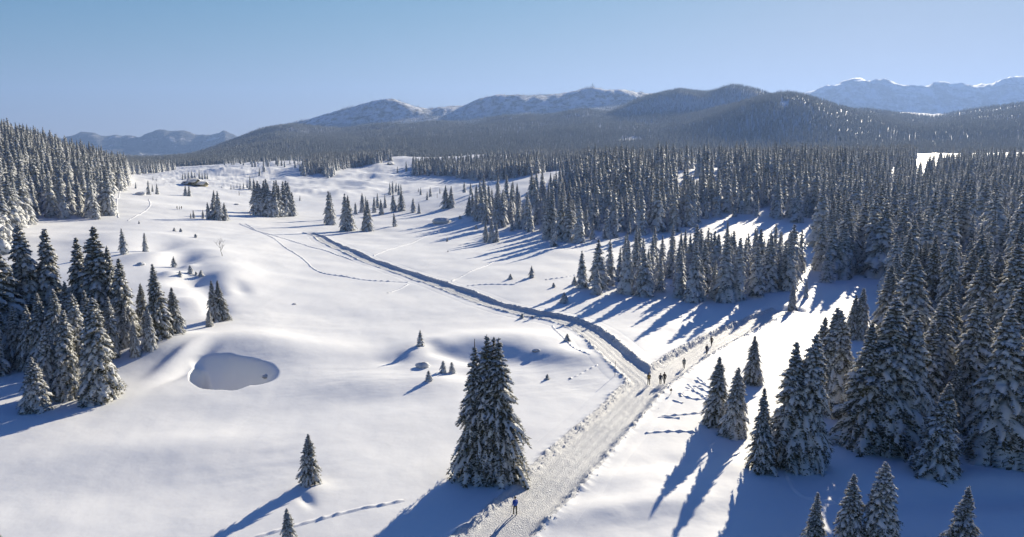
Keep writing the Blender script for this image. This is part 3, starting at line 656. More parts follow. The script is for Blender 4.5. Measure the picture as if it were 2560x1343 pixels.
HAND += [(px, 488-(i % 3)*4, t, i, 1.1, None, 'small spruces by the farm track in the far hollow') for i, (px, t) in enumerate([(975, 456), (982, 452), (990, 455), (997, 458), (1003, 460), (1046, 470), (1052, 468), (1100, 470)])]
# lower right
HAND += [
 (1880, 965, 838, 0, 1.05, 'small snowy spruce alone between the two paths and the right forest', G_R),
 (1788, 1070, 888, 0, 1.0, 'left member of the twin spruces that throw spiky shadows on the slope', G_R),
 (1832, 1098, 914, 3, 1.0, 'right member of the twin spruces that throw spiky shadows on the slope', G_R),
 (1902, 1188, 965, 4, 1.1, 'slim spruce at the lower left corner of the right forest', G_R),
 (1968, 1180, 850, 0, .95, 'tall dark spruce right beside the slim corner one', G_R),
 (2005, 1185, 828, 3, .95, 'tall spruce with heavy snow pads at the front of the right forest', G_R),
 (2075, 1045, 765, 1, 1.0, 'tall snow-streaked spruce behind the front pair of the right forest', G_R),
 (2045, 1020, 790, 0, .9, None, G_R), (2098, 1050, 770, 3, .9, None, G_R),
 (2165, 1135, 800, 2, 1.1, 'dark shaggy spruce with bare looking left flank in the right forest', G_R),
 (2205, 1145, 740, 1, 1.15, 'tallest broad spruce at the centre of the lower right trees', G_R),
 (2255, 1140, 770, 3, 1.0, 'tall snow-hung spruce touching the tallest broad one on its right', G_R),
 (2335, 1192, 948, 2, 1.15, 'green spruce with a thick snow skirt, front tree right of the tallest', G_R),
 (2490, 1168, 765, 3, 1.05, 'huge snow-plastered spruce at the right edge, left of two', G_R),
 (2562, 1180, 785, 3, 1.1, 'huge snow-plastered spruce cut by the right edge, right of two', G_R),
 (2410, 1090, 740, 1, 1.0, 'tall slim spruce in dark shade left of the huge plastered pair', G_R),
 (2375, 1100, 880, 4, .9, None, G_R), (2330, 1060, 740, 1, 1.0, None, G_R), (2300, 1090, 800, 0, 1.0, None, G_R), (2440, 1050, 740, 0, 1.0, None, G_R), (2520, 1060, 700, 1, 1.0, None, G_R),
 (2128, 850, 735, 0, 1.0, 'left of two spruces rising behind the front trees at the forest lane', G_R), (2152, 852, 720, 1, 1.0, 'right of two spruces rising behind the front trees at the forest lane', G_R),
 (1980, 772, 712, 3, 1.0, 'little snow-crusted spruce in the blue shade at the lane mouth', G_R), (2014, 745, 700, 3, .9, 'thin snow-crusted spruce beside the lane of sunlit snow', G_R),
 (2030, 1425, 1228, 4, 1.15, 'spruce top rising at the bottom edge, leftmost of the lower right three', G_B),
 (2118, 1440, 1185, 0, .95, 'dark spruce top at the bottom edge tight against a taller one', G_B),
 (2186, 1450, 1148, 3, 1.05, 'tall spruce top with a big snow lump at the bottom edge', G_B),
 (2392, 1440, 1212, 2, 1.0, 'spruce top at the bottom edge near the right corner, lit from behind', G_B),
 (1455, 722, 625, 0, 1.1, 'foremost left spruce of the middle grove with a long shadow', 'spruces of the middle grove'), (1490, 738, 668, 3, 1.1, 'small snowy spruce right of the foremost left one of the middle grove', 'spruces of the middle grove'),
 (1385, 617, 545, 0, 1.0, 'narrow spruce standing forward of the ridge forest', 'spruces of the ridge forest'), (1215, 607, 552, 0, 1.0, 'left one of a forward trio below the ridge forest', 'spruces of the ridge forest'),
 (1228, 608, 545, 1, 1.0, 'middle one of a forward trio below the ridge forest', 'spruces of the ridge forest'), (1242, 606, 558, 0, 1.0, 'right one of a forward trio below the ridge forest', 'spruces of the ridge forest'),
]
hx, hy, hz = raycast([h[0] for h in HAND], [h[1] for h in HAND])
trees = []         # x, y, z, H, var, wx, label, group
for h, x, y, z in zip(HAND, hx, hy, hz):
    if not np.isfinite(x): continue
    H = CAM_H+y*slope(h[2])-z
    if H < .8: continue
    yn = y+.13*H*h[4]; x = x*yn/y; y = yn; z = float(height(np.array([x]), np.array([y]))[0]); H = CAM_H+y*slope(h[2])-z
    if H < .8: continue
    trees.append([x, y, z, H, h[3], h[4], h[5], h[6], True])

# ------------------------------------------------------------------ forests
def in_poly(px, v, poly):
    poly = np.array(poly, float); ins = np.zeros(px.shape, bool); j = len(poly)-1
    for i in range(len(poly)):
        xi, yi = poly[i]; xj, yj = poly[j]
        c = ((yi > v) != (yj > v)) & (px < (xj-xi)*(v-yi)/((yj-yi) if yj != yi else 1e-9)+xi); ins ^= c; j = i
    return ins
def jitter_grid(x0, x1, y0, y1, s):
    X, Y = np.meshgrid(np.arange(x0, x1, s), np.arange(y0, y1, s)); X = X.ravel(); Y = Y.ravel()
    return X+rng.uniform(-.42, .42, X.shape)*s, Y+rng.uniform(-.42, .42, Y.shape)*s
FORESTS = [  # name, polygon of the ground they stand on (seen from the air), distance range, spacing, height range
 ('left', [(-700, 700), (-700, 250), (0, 300), (330, 380), (318, 470), (300, 482), (268, 492), (272, 542), (230, 546), (130, 546), (100, 552), (60, 560), (45, 590), (0, 640), (-80, 680)], (200, 640), 6.2, (15, 22)),
 ('ridge', [(1185, 530), (1240, 512), (1310, 500), (1370, 488), (1410, 460), (1445, 436), (1480, 426), (1700, 420), (2050, 420), (2250, 440), (2300, 480), (2230, 560), (2040, 566), (1960, 552), (1870, 538), (1790, 545), (1730, 562), (1690, 582), (1560, 590), (1520, 600), (1455, 605), (1420, 612), (1330, 580), (1270, 590), (1230, 568), (1185, 552)], (240, 640), 7.4, (13.5, 22)),
 ('middle', [(1500, 730), (1500, 700), (1530, 675), (1600, 662), (1700, 662), (1800, 664), (1900, 665), (1990, 672), (2016, 700), (2000, 725), (1930, 735), (1870, 752), (1760, 765), (1700, 748), (1640, 748), (1560, 742)], (130, 260), 5.3, (10, 14.5)),
 ('right', [(2030, 590), (2060, 566), (2220, 562), (2300, 480), (2290, 450), (2420, 420), (2560, 415), (3100, 420), (3100, 640), (2800, 820), (2640, 960), (2560, 1080), (2430, 1070), (2320, 1020), (2260, 960), (2200, 900), (2215, 830), (2225, 740), (2190, 700), (2110, 725), (2060, 718), (2045, 660)], (80, 640), 8.0, (13, 21)),
]
LABELG = {'left': ('spruces on the wooded hillside at left', 'snow-dusted spruce inside the dense wood covering the left hillside'),
          'ridge': ('spruces of the ridge forest', 'snow-laden spruce within the wide forest on the ridge behind the curving path'),
          'middle': ('spruces of the middle grove', 'snow-laden spruce inside the compact grove above the fork of the paths'),
          'right': ('spruces of the right-hand forest', 'snow-laden spruce deep in the shaded forest along the right side')}
far_pts = []       # x y z H
def spaced(X, Y, ex, dmin):
    keep = np.ones(len(X), bool)
    for (a, b) in ex: keep &= (X-a)**2+(Y-b)**2 > dmin**2
    return keep
def glade(px, v):                            # sunlit clearings on the crest
    k = np.ones(px.shape, bool); rn = rng.random(px.shape)
    for a, b, c, d, f in [(1690, 1745, 400, 505, .9), (1745, 1800, 400, 470, .7), (2285, 2312, 390, 490, .8), (2215, 2240, 420, 540, .8), (2318, 2400, 385, 415, .9), (2130, 2145, 420, 480, .8), (2400, 3000, 383, 402, .8)]:
        k &= ~((px > a) & (px < b) & (v > c) & (v < d) & (rn < f))
    return k
hand_xy = [(t[0], t[1]) for t in trees]
for nm, poly, (y0, y1), sp, (h0, h1) in FORESTS:
    qs = [q_of(p[0], p[1]) for p in poly]; x0 = min(min(qs)*y1, min(qs)*y0); x1 = max(max(qs)*y1, max(qs)*y0)
    X, Y = jitter_grid(x0, x1, y0, y1, sp); Z = height(X, Y); px, v = project(X, Y, Z)
    k = in_poly(px+rng.normal(0, 4, px.shape), v+rng.normal(0, 2, v.shape), poly)
    if nm == 'left': k &= (X/np.maximum(Y, 1) < -0.545) | (v < 600)
    dens = fbm(X, Y, 28, 2, 91)
    if nm == 'right': k &= (dens > -0.14) | ((Y < 110) & (dens > -.3)) | ((px < 2330) & (Y > 120))
    if nm == 'ridge': k &= dens > -0.26
    dq, hq, _ = path_query(X, Y); k &= dq-hq > 2.5
    k &= glade(px, v)
    X, Y, Z = X[k], Y[k], Z[k]; k = spaced(X, Y, hand_xy, 3.2); X, Y, Z = X[k], Y[k], Z[k]
    Hh = rng.uniform(h0, h1, len(X))*(1+.22*fbm(X, Y, 60, 2, 92)); Hh = np.where(rng.random(len(X)) < .18, Hh*rng.uniform(.45, .75, len(X)), Hh)
    if nm == 'ridge': Hh *= np.interp(project(X, Y, Z)[0], [1200, 1400, 1480], [.84, .9, 1.0])
    for i in range(len(X)):
        trees.append([X[i], Y[i], Z[i], Hh[i], int(rng.integers(0, 6)), rng.uniform(.92, 1.3), None, nm, False])

# belts beyond
def belt(poly, y0, y1, sp, h0, h1, thin=-9, pad=0):
    qs = [q_of(p[0], 400) for p in poly]; X, Y = jitter_grid(min(min(qs)*y1, min(qs)*y0), max(max(qs)*y1, max(qs)*y0), y0, y1, sp)
    Z = height(X, Y); px, v = project(X, Y, Z); k = in_poly(px, v, poly) & (fbm(X, Y, 40, 3, 95) > thin) & glade(px, v)
    for a, b, c in zip(X[k], Y[k], Z[k]): far_pts.append((a, b, c, rng.uniform(h0, h1)))
belt([(1032, 441), (1032, 415), (1150, 408), (1250, 402), (1360, 405), (1360, 432), (1300, 446), (1240, 452), (1180, 452), (1120, 440)], 560, 1150, 6.5, 12, 18)
belt([(750, 442), (750, 425), (800, 405), (900, 400), (975, 394), (978, 402), (900, 418), (840, 428), (830, 444), (806, 436)], 700, 1200, 7, 12, 18)
belt([(300, 452), (300, 420), (420, 418), (440, 426), (330, 440)], 640, 1200, 7.5, 11, 16, -.15)
belt([(560, 424), (560, 410), (800, 400), (800, 412), (700, 418)], 900, 1250, 16, 8, 13, .05)
belt([(1340, 430), (1340, 398), (2290, 392), (2280, 425), (1700, 425)], 620, 1300, 8, 13, 19, -.12)
belt([(2330, 470), (2330, 405), (2420, 392), (2600, 388), (3100, 380), (3100, 430), (2600, 430)], 640, 1150, 8.5, 12, 17, -.05)
belt([(2230, 480), (2230, 440), (2290, 420), (2290, 470)], 560, 900, 9, 12, 18, 0)
# wooded hills
CLEAR = [(1580, 349, 30, 5), (885, 380, 16, 4), (910, 381, 10, 4), (1620, 312, 12, 3), (1960, 262, 12, 8), (1800, 345, 8, 3), (1500, 318, 8, 3), (600, 355, 0, 0), (715, 372, 9, 2)]
for (y0, y1, sp, th) in [(1150, 1500, 7.5, -9), (1500, 2200, 8.6, -9), (2200, 3300, 10.0, -9), (3300, 4200, 14, -9)]:
    X, Y = jitter_grid(-.92*y1, .92*y1, y0, y1, sp); q = X/Y; k = np.abs(q) < .86; X, Y = X[k], Y[k]
    Z = height(X, Y); px, v = project(X, Y, Z); k = np.ones(len(X), bool)
    for (cx_, cy_, rx, ry) in CLEAR:
        if rx: k &= ((px-cx_)/rx)**2+((v-cy_)/ry)**2 + .5*fbm(X, Y, 60, 2, 97) > 1
    # open snow in front of the hills
    k &= ~((Y < 1330) & (px > 380) & (px < 1300) & (fbm(X, Y, 90, 2, 98) > -.9) & (v > 385))
    k &= ~((Y < 1260) & (px > 2270) & (v > 384))
    k &= fbm(X, Y, 130, 4, 99) > -.50-.15*(Y < 2000)
    X, Y, Z = X[k], Y[k], Z[k]
    # leave out only what lies far behind crests
    qi = np.clip(((X/Y+1)*300).astype(int), 0, 600); sl = (Z+20-CAM_H)/Y; order = np.argsort(Y); mx = np.full(601, -9.0); vis = np.zeros(len(X), bool)
    for i in order:
        s_ = sl[i]; g_ = (Z[i]-CAM_H)/Y[i]; j = qi[i]
        if s_ > mx[j]-.004: vis[i] = True
        if g_ > mx[j]: mx[j] = g_
    X, Y, Z = X[vis], Y[vis], Z[vis]
    for a, b, c in zip(X, Y, Z): far_pts.append((a, b, c, rng.uniform(10, 19)))
# sparse trees creeping up the snowy ridge
X, Y = jitter_grid(-1900, 2300, 4200, 5300, 17); Z = height(X, Y); px, v = project(X, Y, Z)
lim = np.interp(px, [560, 700, 850, 1000, 1150, 1300, 1500, 1600, 1700], [340, 318, 310, 300, 288, 282, 268, 240, 230])
dn = fbm(X, Y, 160, 4, 101); k = (dn > np.clip((lim-v)/45.0-.05, -.6, .22)) & (v > 0) & (np.abs(X/Y) < .8)
for a, b, c in zip(X[k], Y[k], Z[k]): far_pts.append((a, b, c, rng.uniform(10, 17)))

# ------------------------------------------------------------------ the 300 spruces that show largest are individuals, the rest one mass
def show(t):
    px, v = project(t[0], t[1], t[2]); return t[3]*FPX/max(t[1], 1)*(1 if -60 < px < 2620 else 0)
hand = [t for t in trees if t[8]]; auto = [t for t in trees if not t[8]]
hand.sort(key=show, reverse=True); auto.sort(key=show, reverse=True)
NIND = 297-len(hand)
ind = hand+auto[:NIND]; rest = auto[NIND:]
ORD = ['first', 'second', 'third', 'fourth', 'fifth', 'sixth', 'seventh', 'eighth', 'ninth', 'tenth', 'eleventh', 'twelfth', 'thirteenth', 'fourteenth', 'fifteenth', 'sixteenth', 'seventeenth', 'eighteenth', 'nineteenth', 'twentieth']
ORD += ['twenty-'+w for w in ORD[:9]]+['thirtieth']+['thirty-'+w for w in ORD[:9]]
GROUPLAB = {G_L: 'spruce hidden among the taller trees of the left grove', G_R: 'spruce standing back among the trees at the lower right',
            G_P: None}
# front rows get an ordinal from the left
front = {}
for t in ind:
    if t[6] is None and t[7] in LABELG:
        px, v = project(t[0], t[1], t[2]); front.setdefault(t[7], []).append((px, v, t))
for g, L in front.items():
    L.sort(key=lambda a: a[0]); fr = []
    for i, (px, v, t) in enumerate(L):
        if -20 < px < 2580 and all(v >= w-2 for (p2, w, _) in L if abs(p2-px) < 26): fr.append(t)
    for i, t in enumerate(fr[:20]):
        t[6] = {'left': '%s snowy spruce from the left along the lower edge of the left hillside wood', 'ridge': '%s spruce from the left along the front edge of the ridge forest',
                'middle': '%s spruce from the left in the front row of the middle grove', 'right': '%s spruce from the left along the front of the right-hand forest'}[g] % ORD[i]
pr = {}
for t in ind:
    if t[6] is None and t[7] not in LABELG: pr.setdefault(t[7], []).append(t)
for g, L in pr.items():
    L.sort(key=lambda t: t[0]/t[1])
    short = {G_L: 'half hidden spruce of the left grove', G_R: 'spruce standing back among the lower right trees', G_P: 'small spruce scattered on the far pasture',
             'dense block of spruces standing alone on the pasture': 'spruce in the dense block on the pasture', 'row of small spruces beside the dense block': 'small spruce in the row left of the dense block',
             'spruces behind the snow-roofed barns': 'spruce behind the snow-roofed barns', 'small spruces by the farm track in the far hollow': 'small spruce by the farm track in the far hollow'}[g]
    for i, t in enumerate(L):
        t[6] = ('%s from the left, %s' % (ORD[i], short)) if i < 39 else short
for t in ind:
    x, y, z, H, var, wx, lab, grp, hd = t
    lod = 'hi' if y < 150 else ('md' if y < 420 else 'lo')
    if grp in LABELG:
        if lab is None:
            ppx, pv = project(x, y, z)
            sz = 'short' if H < 10.5 else ('mid-sized' if H < 14 else ('tall' if H < 17 else 'towering'))
            lk = ['dark-flanked', 'snow-streaked', 'bushy', 'snow-plastered', 'slim', 'double-topped'][var % (4 if lod == 'lo' else 6)]
            if grp == 'right': zn = ('beside the snow lane' if ppx < 2200 else ('in the middle' if ppx < 2400 else 'by the photo edge'))+(', low' if pv > 820 else (', halfway' if pv > 640 else ', high'))
            elif grp == 'middle': zn = 'left part' if ppx < 1650 else ('central part' if ppx < 1830 else 'right part')
            else: zn = ''
            nmg = {'right': 'in the right-hand forest '+zn, 'middle': 'inside the middle grove, '+zn, 'ridge': 'inside the ridge forest', 'left': 'inside the left hillside wood'}[grp]
            lab = '%s %s spruce %s' % (sz, lk, nmg)
        grp = LABELG[grp][0]
    lod = 'hi' if y < 150 else ('md' if y < 420 else 'lo')
    tag(plant(x, y, z, H, lod, var, wx), lab, 'spruce tree', grp)

dup_ = {}
for o in list(col.objects):
    if o.get('category') == 'spruce tree': dup_.setdefault(o['label'], []).append(o)
for lb, L in dup_.items():
    if len(L) > 1:
        L.sort(key=lambda o: o.location.x/o.location.y)
        for i, o in enumerate(L): o['label'] = '%s, %s from left' % (lb, ORD[i])
# distant sources used for the masses: real trees standing on the far pasture
src_lo, src_xf = [], []
for i, (px, v) in enumerate([(712, 418), (738, 420), (770, 419), (660, 428)]):
    x, y = pt(px, v); o = plant(x, y, float(height(np.array([x]), np.array([y]))[0]), 10+i, 'lo', i)
    o.rotation_euler = (0, 0, i); src_lo.append(o)
    tag(o, '%s tiny spruce from the left on the distant snow knoll' % ORD[i], 'spruce tree', 'tiny spruces on the distant knoll')
for i, (px, v) in enumerate([(725, 410), (745, 411), (690, 412)]):
    x, y = pt(px, v); o = plant(x, y, float(height(np.array([x]), np.array([y]))[0]), 9+i, 'xf', i)
    src_xf.append(o); tag(o, 'speck-sized spruce number %s on the skyline of the distant knoll' % ORD[i], 'spruce tree', 'specks of spruce on the knoll skyline')

def mass(name, label, pts, sources, seed):
    pts = np.array(pts, float); n = len(pts)
    me = bpy.data.meshes.new(name); me.vertices.add(n); me.vertices.foreach_set('co', (pts[:, :3]-[0, 0, .15]).astype(np.float32).ravel())
    at = me.attributes.new('tree_scale', 'FLOAT', 'POINT'); at.data.foreach_set('value', (pts[:, 3]/10).astype(np.float32))
    me.update(); o = link(name, me); tag(o, label, 'forest', kind='stuff')
    ng = bpy.data.node_groups.new(name, 'GeometryNodeTree')
    ng.interface.new_socket('Geometry', in_out='INPUT', socket_type='NodeSocketGeometry'); ng.interface.new_socket('Geometry', in_out='OUTPUT', socket_type='NodeSocketGeometry')
    N = ng.nodes; gi = N.new('NodeGroupInput'); go = N.new('NodeGroupOutput')
    iop = N.new('GeometryNodeInstanceOnPoints'); join = N.new('GeometryNodeGeometryToInstance')
    for s in sources:
        oi = N.new('GeometryNodeObjectInfo'); oi.inputs['Object'].default_value = s; oi.inputs['As Instance'].default_value = False; oi.transform_space = 'ORIGINAL'
        ng.links.new(oi.outputs['Geometry'], join.inputs[0])
    ng.links.new(gi.outputs[0], iop.inputs['Points']); ng.links.new(join.outputs[0], iop.inputs['Instance'])
    iop.inputs['Pick Instance'].default_value = True
    ri = N.new('FunctionNodeRandomValue'); ri.data_type = 'INT'; ri.inputs[4].default_value = 0; ri.inputs[5].default_value = len(sources)-1; ri.inputs['Seed'].default_value = seed
    ng.links.new(ri.outputs[2], iop.inputs['Instance Index'])
    rr = N.new('FunctionNodeRandomValue'); rr.data_type = 'FLOAT'; rr.inputs[2].default_value = 0; rr.inputs[3].default_value = 6.283; rr.inputs['Seed'].default_value = seed+1
    cmb = N.new('ShaderNodeCombineXYZ'); ng.links.new(rr.outputs[1], cmb.inputs[2]); ng.links.new(cmb.outputs[0], iop.inputs['Rotation'])
    na = N.new('GeometryNodeInputNamedAttribute'); na.data_type = 'FLOAT'; na.inputs['Name'].default_value = 'tree_scale'
    ng.links.new(na.outputs['Attribute'], iop.inputs['Scale']); ng.links.new(iop.outputs[0], go.inputs[0])
    md = o.modifiers.new('instances', 'NODES'); md.node_group = ng
    return n
fp = np.array(far_pts)
n1 = mass('forest', 'snow-covered spruce forest spreading over the ridge, the left hillside and the right side behind the nearer trees',
          [(t[0], t[1], t[2], t[3]) for t in rest]+[tuple(p) for p in fp[fp[:, 1] < 1300]], src_lo, 5)
n2 = mass('hill_forest', 'distant frosted spruce forest covering the hills below the mountain ridge', fp[fp[:, 1] >= 1300], src_xf, 9)
print('forest', n1, 'hill', n2, 'individuals', len(ind))

# ------------------------------------------------------------------ the big three-topped spruce
bx, by = pt(1226, 1192); bz = float(height(np.array([bx]), np.array([by]))[0])
acc = ([], [], [], [])
bigH = CAM_H+by*slope(832)-bz
tops = [(-.3, .3, 1.0, .26), (.85, -.1, .985, .275), (-1.5, .1, .93, .235), (.35, .7, .975, .21)]
for i, (ox, oy, hf, ra) in enumerate(tops):
    acc = spruce(H=10*hf, ratio=ra, gap=.24, nb=7, st=15, ns=8, snow=1.05, droop=.95, seed=500+i, pw=.95, cx=ox*10/bigH, cy=oy*10/bigH, acc=acc, bw=.85)
root = bpy.data.objects.new('spruce_tree', None); col.objects.link(root)
cm, sm_ = parts_meshes('big_spruce', acc)
tk = trunk_mesh(offs=[(a*10/bigH, b*10/bigH) for a, b, c, d in tops])
for nm, me in (('trunk', tk), ('crown', cm), ('branch_snow', sm_)):
    link(nm, me, root)
root.location = (bx, by, bz-.2); root.scale = (bigH/10,)*3
tag(root, 'huge shaggy many-topped spruce standing beside the path in the foreground', 'spruce tree')

# ------------------------------------------------------------------ small snowed-in saplings and shrubs
SAP = [parts_meshes('sapling', spruce(ratio=ra, gap=.7, nb=5, st=5, ns=4, snow=1.7, droop=.9, seed=600+i, bw=1.5, core=True)) for i, ra in enumerate((.28, .36, .24))]
def sapling(px, v, top, i, wx, label, group=None):
    x, y = pt(px, v); z = float(ground_z(np.array([x]), np.array([y]))[0]); H = max(.5, CAM_H+y*slope(top)-z)
    r_ = bpy.data.objects.new('young_spruce', None); col.objects.link(r_)
    for nm, me in zip(('crown', 'branch_snow'), SAP[i % 3]): link(nm, me, r_)
    r_.location = (x, y, z-.05); s = H/10; wx *= 1.3; r_.scale = (s*wx, s*wx, s); r_.rotation_euler = (0, 0, rng.uniform(0, 6))
    tag(r_, label, 'young spruce', group)
for a in [
 (1051, 864, 824, 0, 1.1, 'snowy young spruce on the low mound left of the huge spruce'),
 (1108, 932, 900, 1, 1.0, 'left of two snow-crusted saplings close behind the huge spruce'), (1130, 932, 903, 1, 1.0, 'right of two snow-crusted saplings close behind the huge spruce'),
 (1072, 952, 925, 1, 1.2, 'lowest snow-crusted sapling of the clump left of the huge spruce'),
 (1368, 948, 934, 2, 2.2, 'spiky little sapling half buried in open snow left of the fork'),
 (1418, 852, 833, 1, 1.6, 'snow-laden shrub on the bank left of the bending path'),
 (1305, 796, 782, 1, 1.3, 'small snow-covered shrub on the near edge of the path bend'), (1331, 796, 789, 1, 1.5, 'tiny snow-covered shrub right of the one at the path edge'),
 (1329, 694, 664, 0, 1.2, 'squat young spruce in the striped shadows below the middle grove'), (1276, 698, 684, 1, 1.8, 'low snow hump of a shrub left of the squat young spruce'),
 (1384, 718, 706, 1, 1.5, 'small leaning snow cone below the grove'), (1410, 757, 730, 1, 1.5, 'snow-wrapped sapling beside the long shadow below the grove'),
 (1436, 712, 690, 1, 1.3, 'snowy sapling at the left foot of the middle grove'),
 (1118, 604, 592, 0, 1.0, 'tiny bare-stemmed sapling alone above the path'), (1120, 630, 625, 1, 1.2, 'tiniest snow-capped sapling below the lone one above the path'),
 (435, 668, 640, 0, 1.2, 'young spruce in the lumpy hollow behind the left grove'), (476, 684, 662, 1, 1.2, 'snowy sapling right of the young spruce in the lumpy hollow'),
 (450, 690, 676, 1, 1.4, 'low snowy shrub in the lumpy hollow'), (503, 690, 674, 1, 1.6, 'rounded snowy shrub at the right of the lumpy hollow'), (490, 688, 678, 1, 1.4, 'low snow-covered bush between the saplings of the hollow'),
 (452, 580, 570, 1, 1.6, 'small bush on the white slope above the hollow, upper left one'), (436, 578, 568, 1, 1.6, 'leftmost small bush on the white slope above the hollow'), (489, 594, 584, 1, 1.6, 'small bush on the white slope above the hollow, lower right one'),
 (348, 560, 551, 1, 1.0, 'tiny spruce tip on the slope below the left hillside wood'),
 (1182, 935, 924, 1, 1.2, 'snowed-in sapling hidden at the left flank of the huge spruce'),
 (240, 548, 500, 0, 1.0, 'white-crusted young spruce at the edge of the left hillside wood'), (145, 540, 517, 1, 1.1, 'small white-crusted spruce below the left hillside wood'),
 (1190, 573, 562, 1, 1.5, 'low bushy sapling left of the forward trio below the ridge'), (1150, 548, 538, 1, 1.6, 'low bushy sapling at the left end of the ridge shadows'),
]: sapling(*a)

# snow-covered boulders and humps
def blob(name, px, v, w, h, seed, label, cat):
    x, y = pt(px, v); z = float(ground_z(np.array([x]), np.array([y]))[0])
    nu, nv = 18, 9; U = np.linspace(0, 2*math.pi, nu+1); Vv = np.linspace(0, math.pi/2, nv)
    uu, vv = np.meshgrid(U, Vv); n1 = perlin(np.cos(uu)*1.7+seed*3, np.sin(uu)*1.7+vv*1.3, seed); rr = 1+.35*n1
    X = w*rr*np.sin(vv+.001)*np.cos(uu); Y = w*.8*rr*np.sin(vv+.001)*np.sin(uu); Z = h*np.cos(vv)**.7*(1+.2*n1)-.1
    V = np.stack([X.ravel(), Y.ravel(), Z.ravel()], 1); F = grid_faces(nv, nu+1)
    root = link(name, new_mesh(name, V*np.array([.97, .97, .86]), [(F, 0)], [M_ROCK if w < .85 or seed == 5 else M_TREESNOW], True), None, (x, y, z))
    k = vv < 1.28; 
    F2 = F[(Vv[F[:, 0]//(nu+1)] < 1.2)]
    link('snow_cap', new_mesh('snow_cap', V*np.array([1.12, 1.12, 1.0])+np.array([0, 0, .04]), [(F2, 0)], [M_TREESNOW], True), root)
    tag(root, label, cat)
M_ROCK = flat('rock', (.16, .155, .15), .9)
blob('boulder', 1105, 557, 4.6, 2.3, 3, 'large snow-capped boulder hump on the slope right of the path end', 'boulder')
blob('boulder', 352, 487, 3.0, 1.7, 4, 'snow-capped boulder left of the lone pasture spruce', 'boulder')
blob('boulder', 591, 512, 1.4, .8, 5, 'small dark boulder in the snow left of the dense spruce block', 'boulder')
blob('boulder', 1057, 918, 1.0, .8, 6, 'snow-buried boulder between the mound and the sapling clump', 'boulder')
blob('boulder', 735, 761, .45, .3, 7, 'tiny dark stone alone on the open snow', 'boulder')
blob('boulder', 352, 662, .9, .7, 8, 'snow-covered stump hump in front of the small dark mound spruce', 'boulder')
blob('boulder', 664, 942, .6, .4, 9, 'dark rock peeking out of the right rim of the snow hollow', 'boulder')
blob('boulder', 1340, 858+20, .6, .4, 10, 'small stone in the snow right of the huge spruce top', 'boulder')

# ------------------------------------------------------------------ leafless tree on the slope
def bare_tree(px, v, top, label):
    x, y = pt(px, v); z = float(ground_z(np.array([x]), np.array([y]))[0]); H = CAM_H+y*slope(top)-z
    r_ = random.Random(4); Vs, Fs = [], []; tk = [[], []]
    def limb(p, d, L, r0, depth, store):
        n_ = 5; pts = [p]; dd = d.normalized()
        for i in range(n_):
            dd = (dd+Vector((r_.uniform(-.2, .2), r_.uniform(-.2, .2), r_.uniform(-.05, .18)))).normalized(); pts.append(pts[-1]+dd*L/n_)
        V, F = store; o = len(V)
        for i, q in enumerate(pts):
            rad = r0*(1-.8*i/n_)
            a = dd.orthogonal().normalized(); b = dd.cross(a)
            for k in range(4): V.append(q+a*rad*math.cos(k*math.pi/2)+b*rad*math.sin(k*math.pi/2))
        for i in range(n_):
            for k in range(4): F.append((o+i*4+k, o+i*4+(k+1) % 4, o+i*4+4+(k+1) % 4, o+i*4+4+k))
        if depth < 3:
            for j in range(7 if depth == 0 else 4):
                t = r_.uniform(.3 if depth == 0 else .15, 1); q = pts[int(t*n_)]
                az = r_.uniform(0, 6.28); nd = (dd*.7+Vector((math.cos(az), math.sin(az), .35))*.8)
                limb(q, nd, L*r_.uniform(.38, .6), r0*.45, depth+1, crown)
    crown = ([], []); trunk = ([], [])
    limb(Vector((0, 0, -.3)), Vector((.05, 0, 1)), H*.85, H*.022, 0, trunk)
    root = bpy.data.objects.new('bare_tree', None); col.objects.link(root); root.location = (x, y, z)
    for nm, (V, F) in (('trunk', trunk), ('crown', crown)):
        link(nm, new_mesh(nm, np.array([tuple(q) for q in V]), [(np.array(F), 0)], [M_TWIG]), root)
    tag(root, label, 'tree')
M_TWIG = flat('frosted_bark', (.30, .28, .27), .9)
bare_tree(556, 640, 595, 'leafless pale small tree alone on the white slope')

# ------------------------------------------------------------------ marker poles
def pole(px, v, top, label, r0=.04, plate=False):
    x, y = pt(px, v); d = np.array([x]), np.array([y]); z = float(ground_z(*d)[0]); H = CAM_H+y*slope(top)-z
    A = np.linspace(0, 2*math.pi, 9)[:-1]; zz = [-.4, H*.5, H*.97, H]; rr = [r0, r0*.95, r0*.9, r0*.3]
    V = [(rr[i]*math.cos(a)+.02*i, rr[i]*math.sin(a), zz[i]) for i in range(4) for a in A]; F = [(i*8+k, i*8+(k+1) % 8, i*8+8+(k+1) % 8, i*8+8+k) for i in range(3) for k in range(8)]
    o = link('marker_pole', new_mesh('marker_pole', V, [(F, 0)], [M_WOOD], True), None, (x, y, z)); tag(o, label, 'marker pole')
    if plate:
        V = np.array([(sx*.16, sy*.02-.03, H*.82+sz*.12) for sx in (-1, 1) for sy in (-1, 1) for sz in (-1, 1)]); F = [(0, 1, 3, 2), (4, 6, 7, 5), (0, 4, 5, 1), (2, 3, 7, 6), (1, 5, 7, 3), (0, 2, 6, 4)]
        link('sign_board', new_mesh('sign_board', V, [(F, 0)], [M_WOOD]), o)
M_WOOD = flat('weathered_wood', (.16, .12, .08), .85)
pole(1537, 940, 903, 'thin wooden marker pole in the snow left of the fork', .035)
pole(1677, 985, 970, 'short wooden post among the tracks right of the fork', .04, True)
pole(598, 489, 478, 'weathered post on the pasture left of the dense spruce block', .2)
pole(1093, 495, 483, 'post beside the farm track in the far hollow', .12)

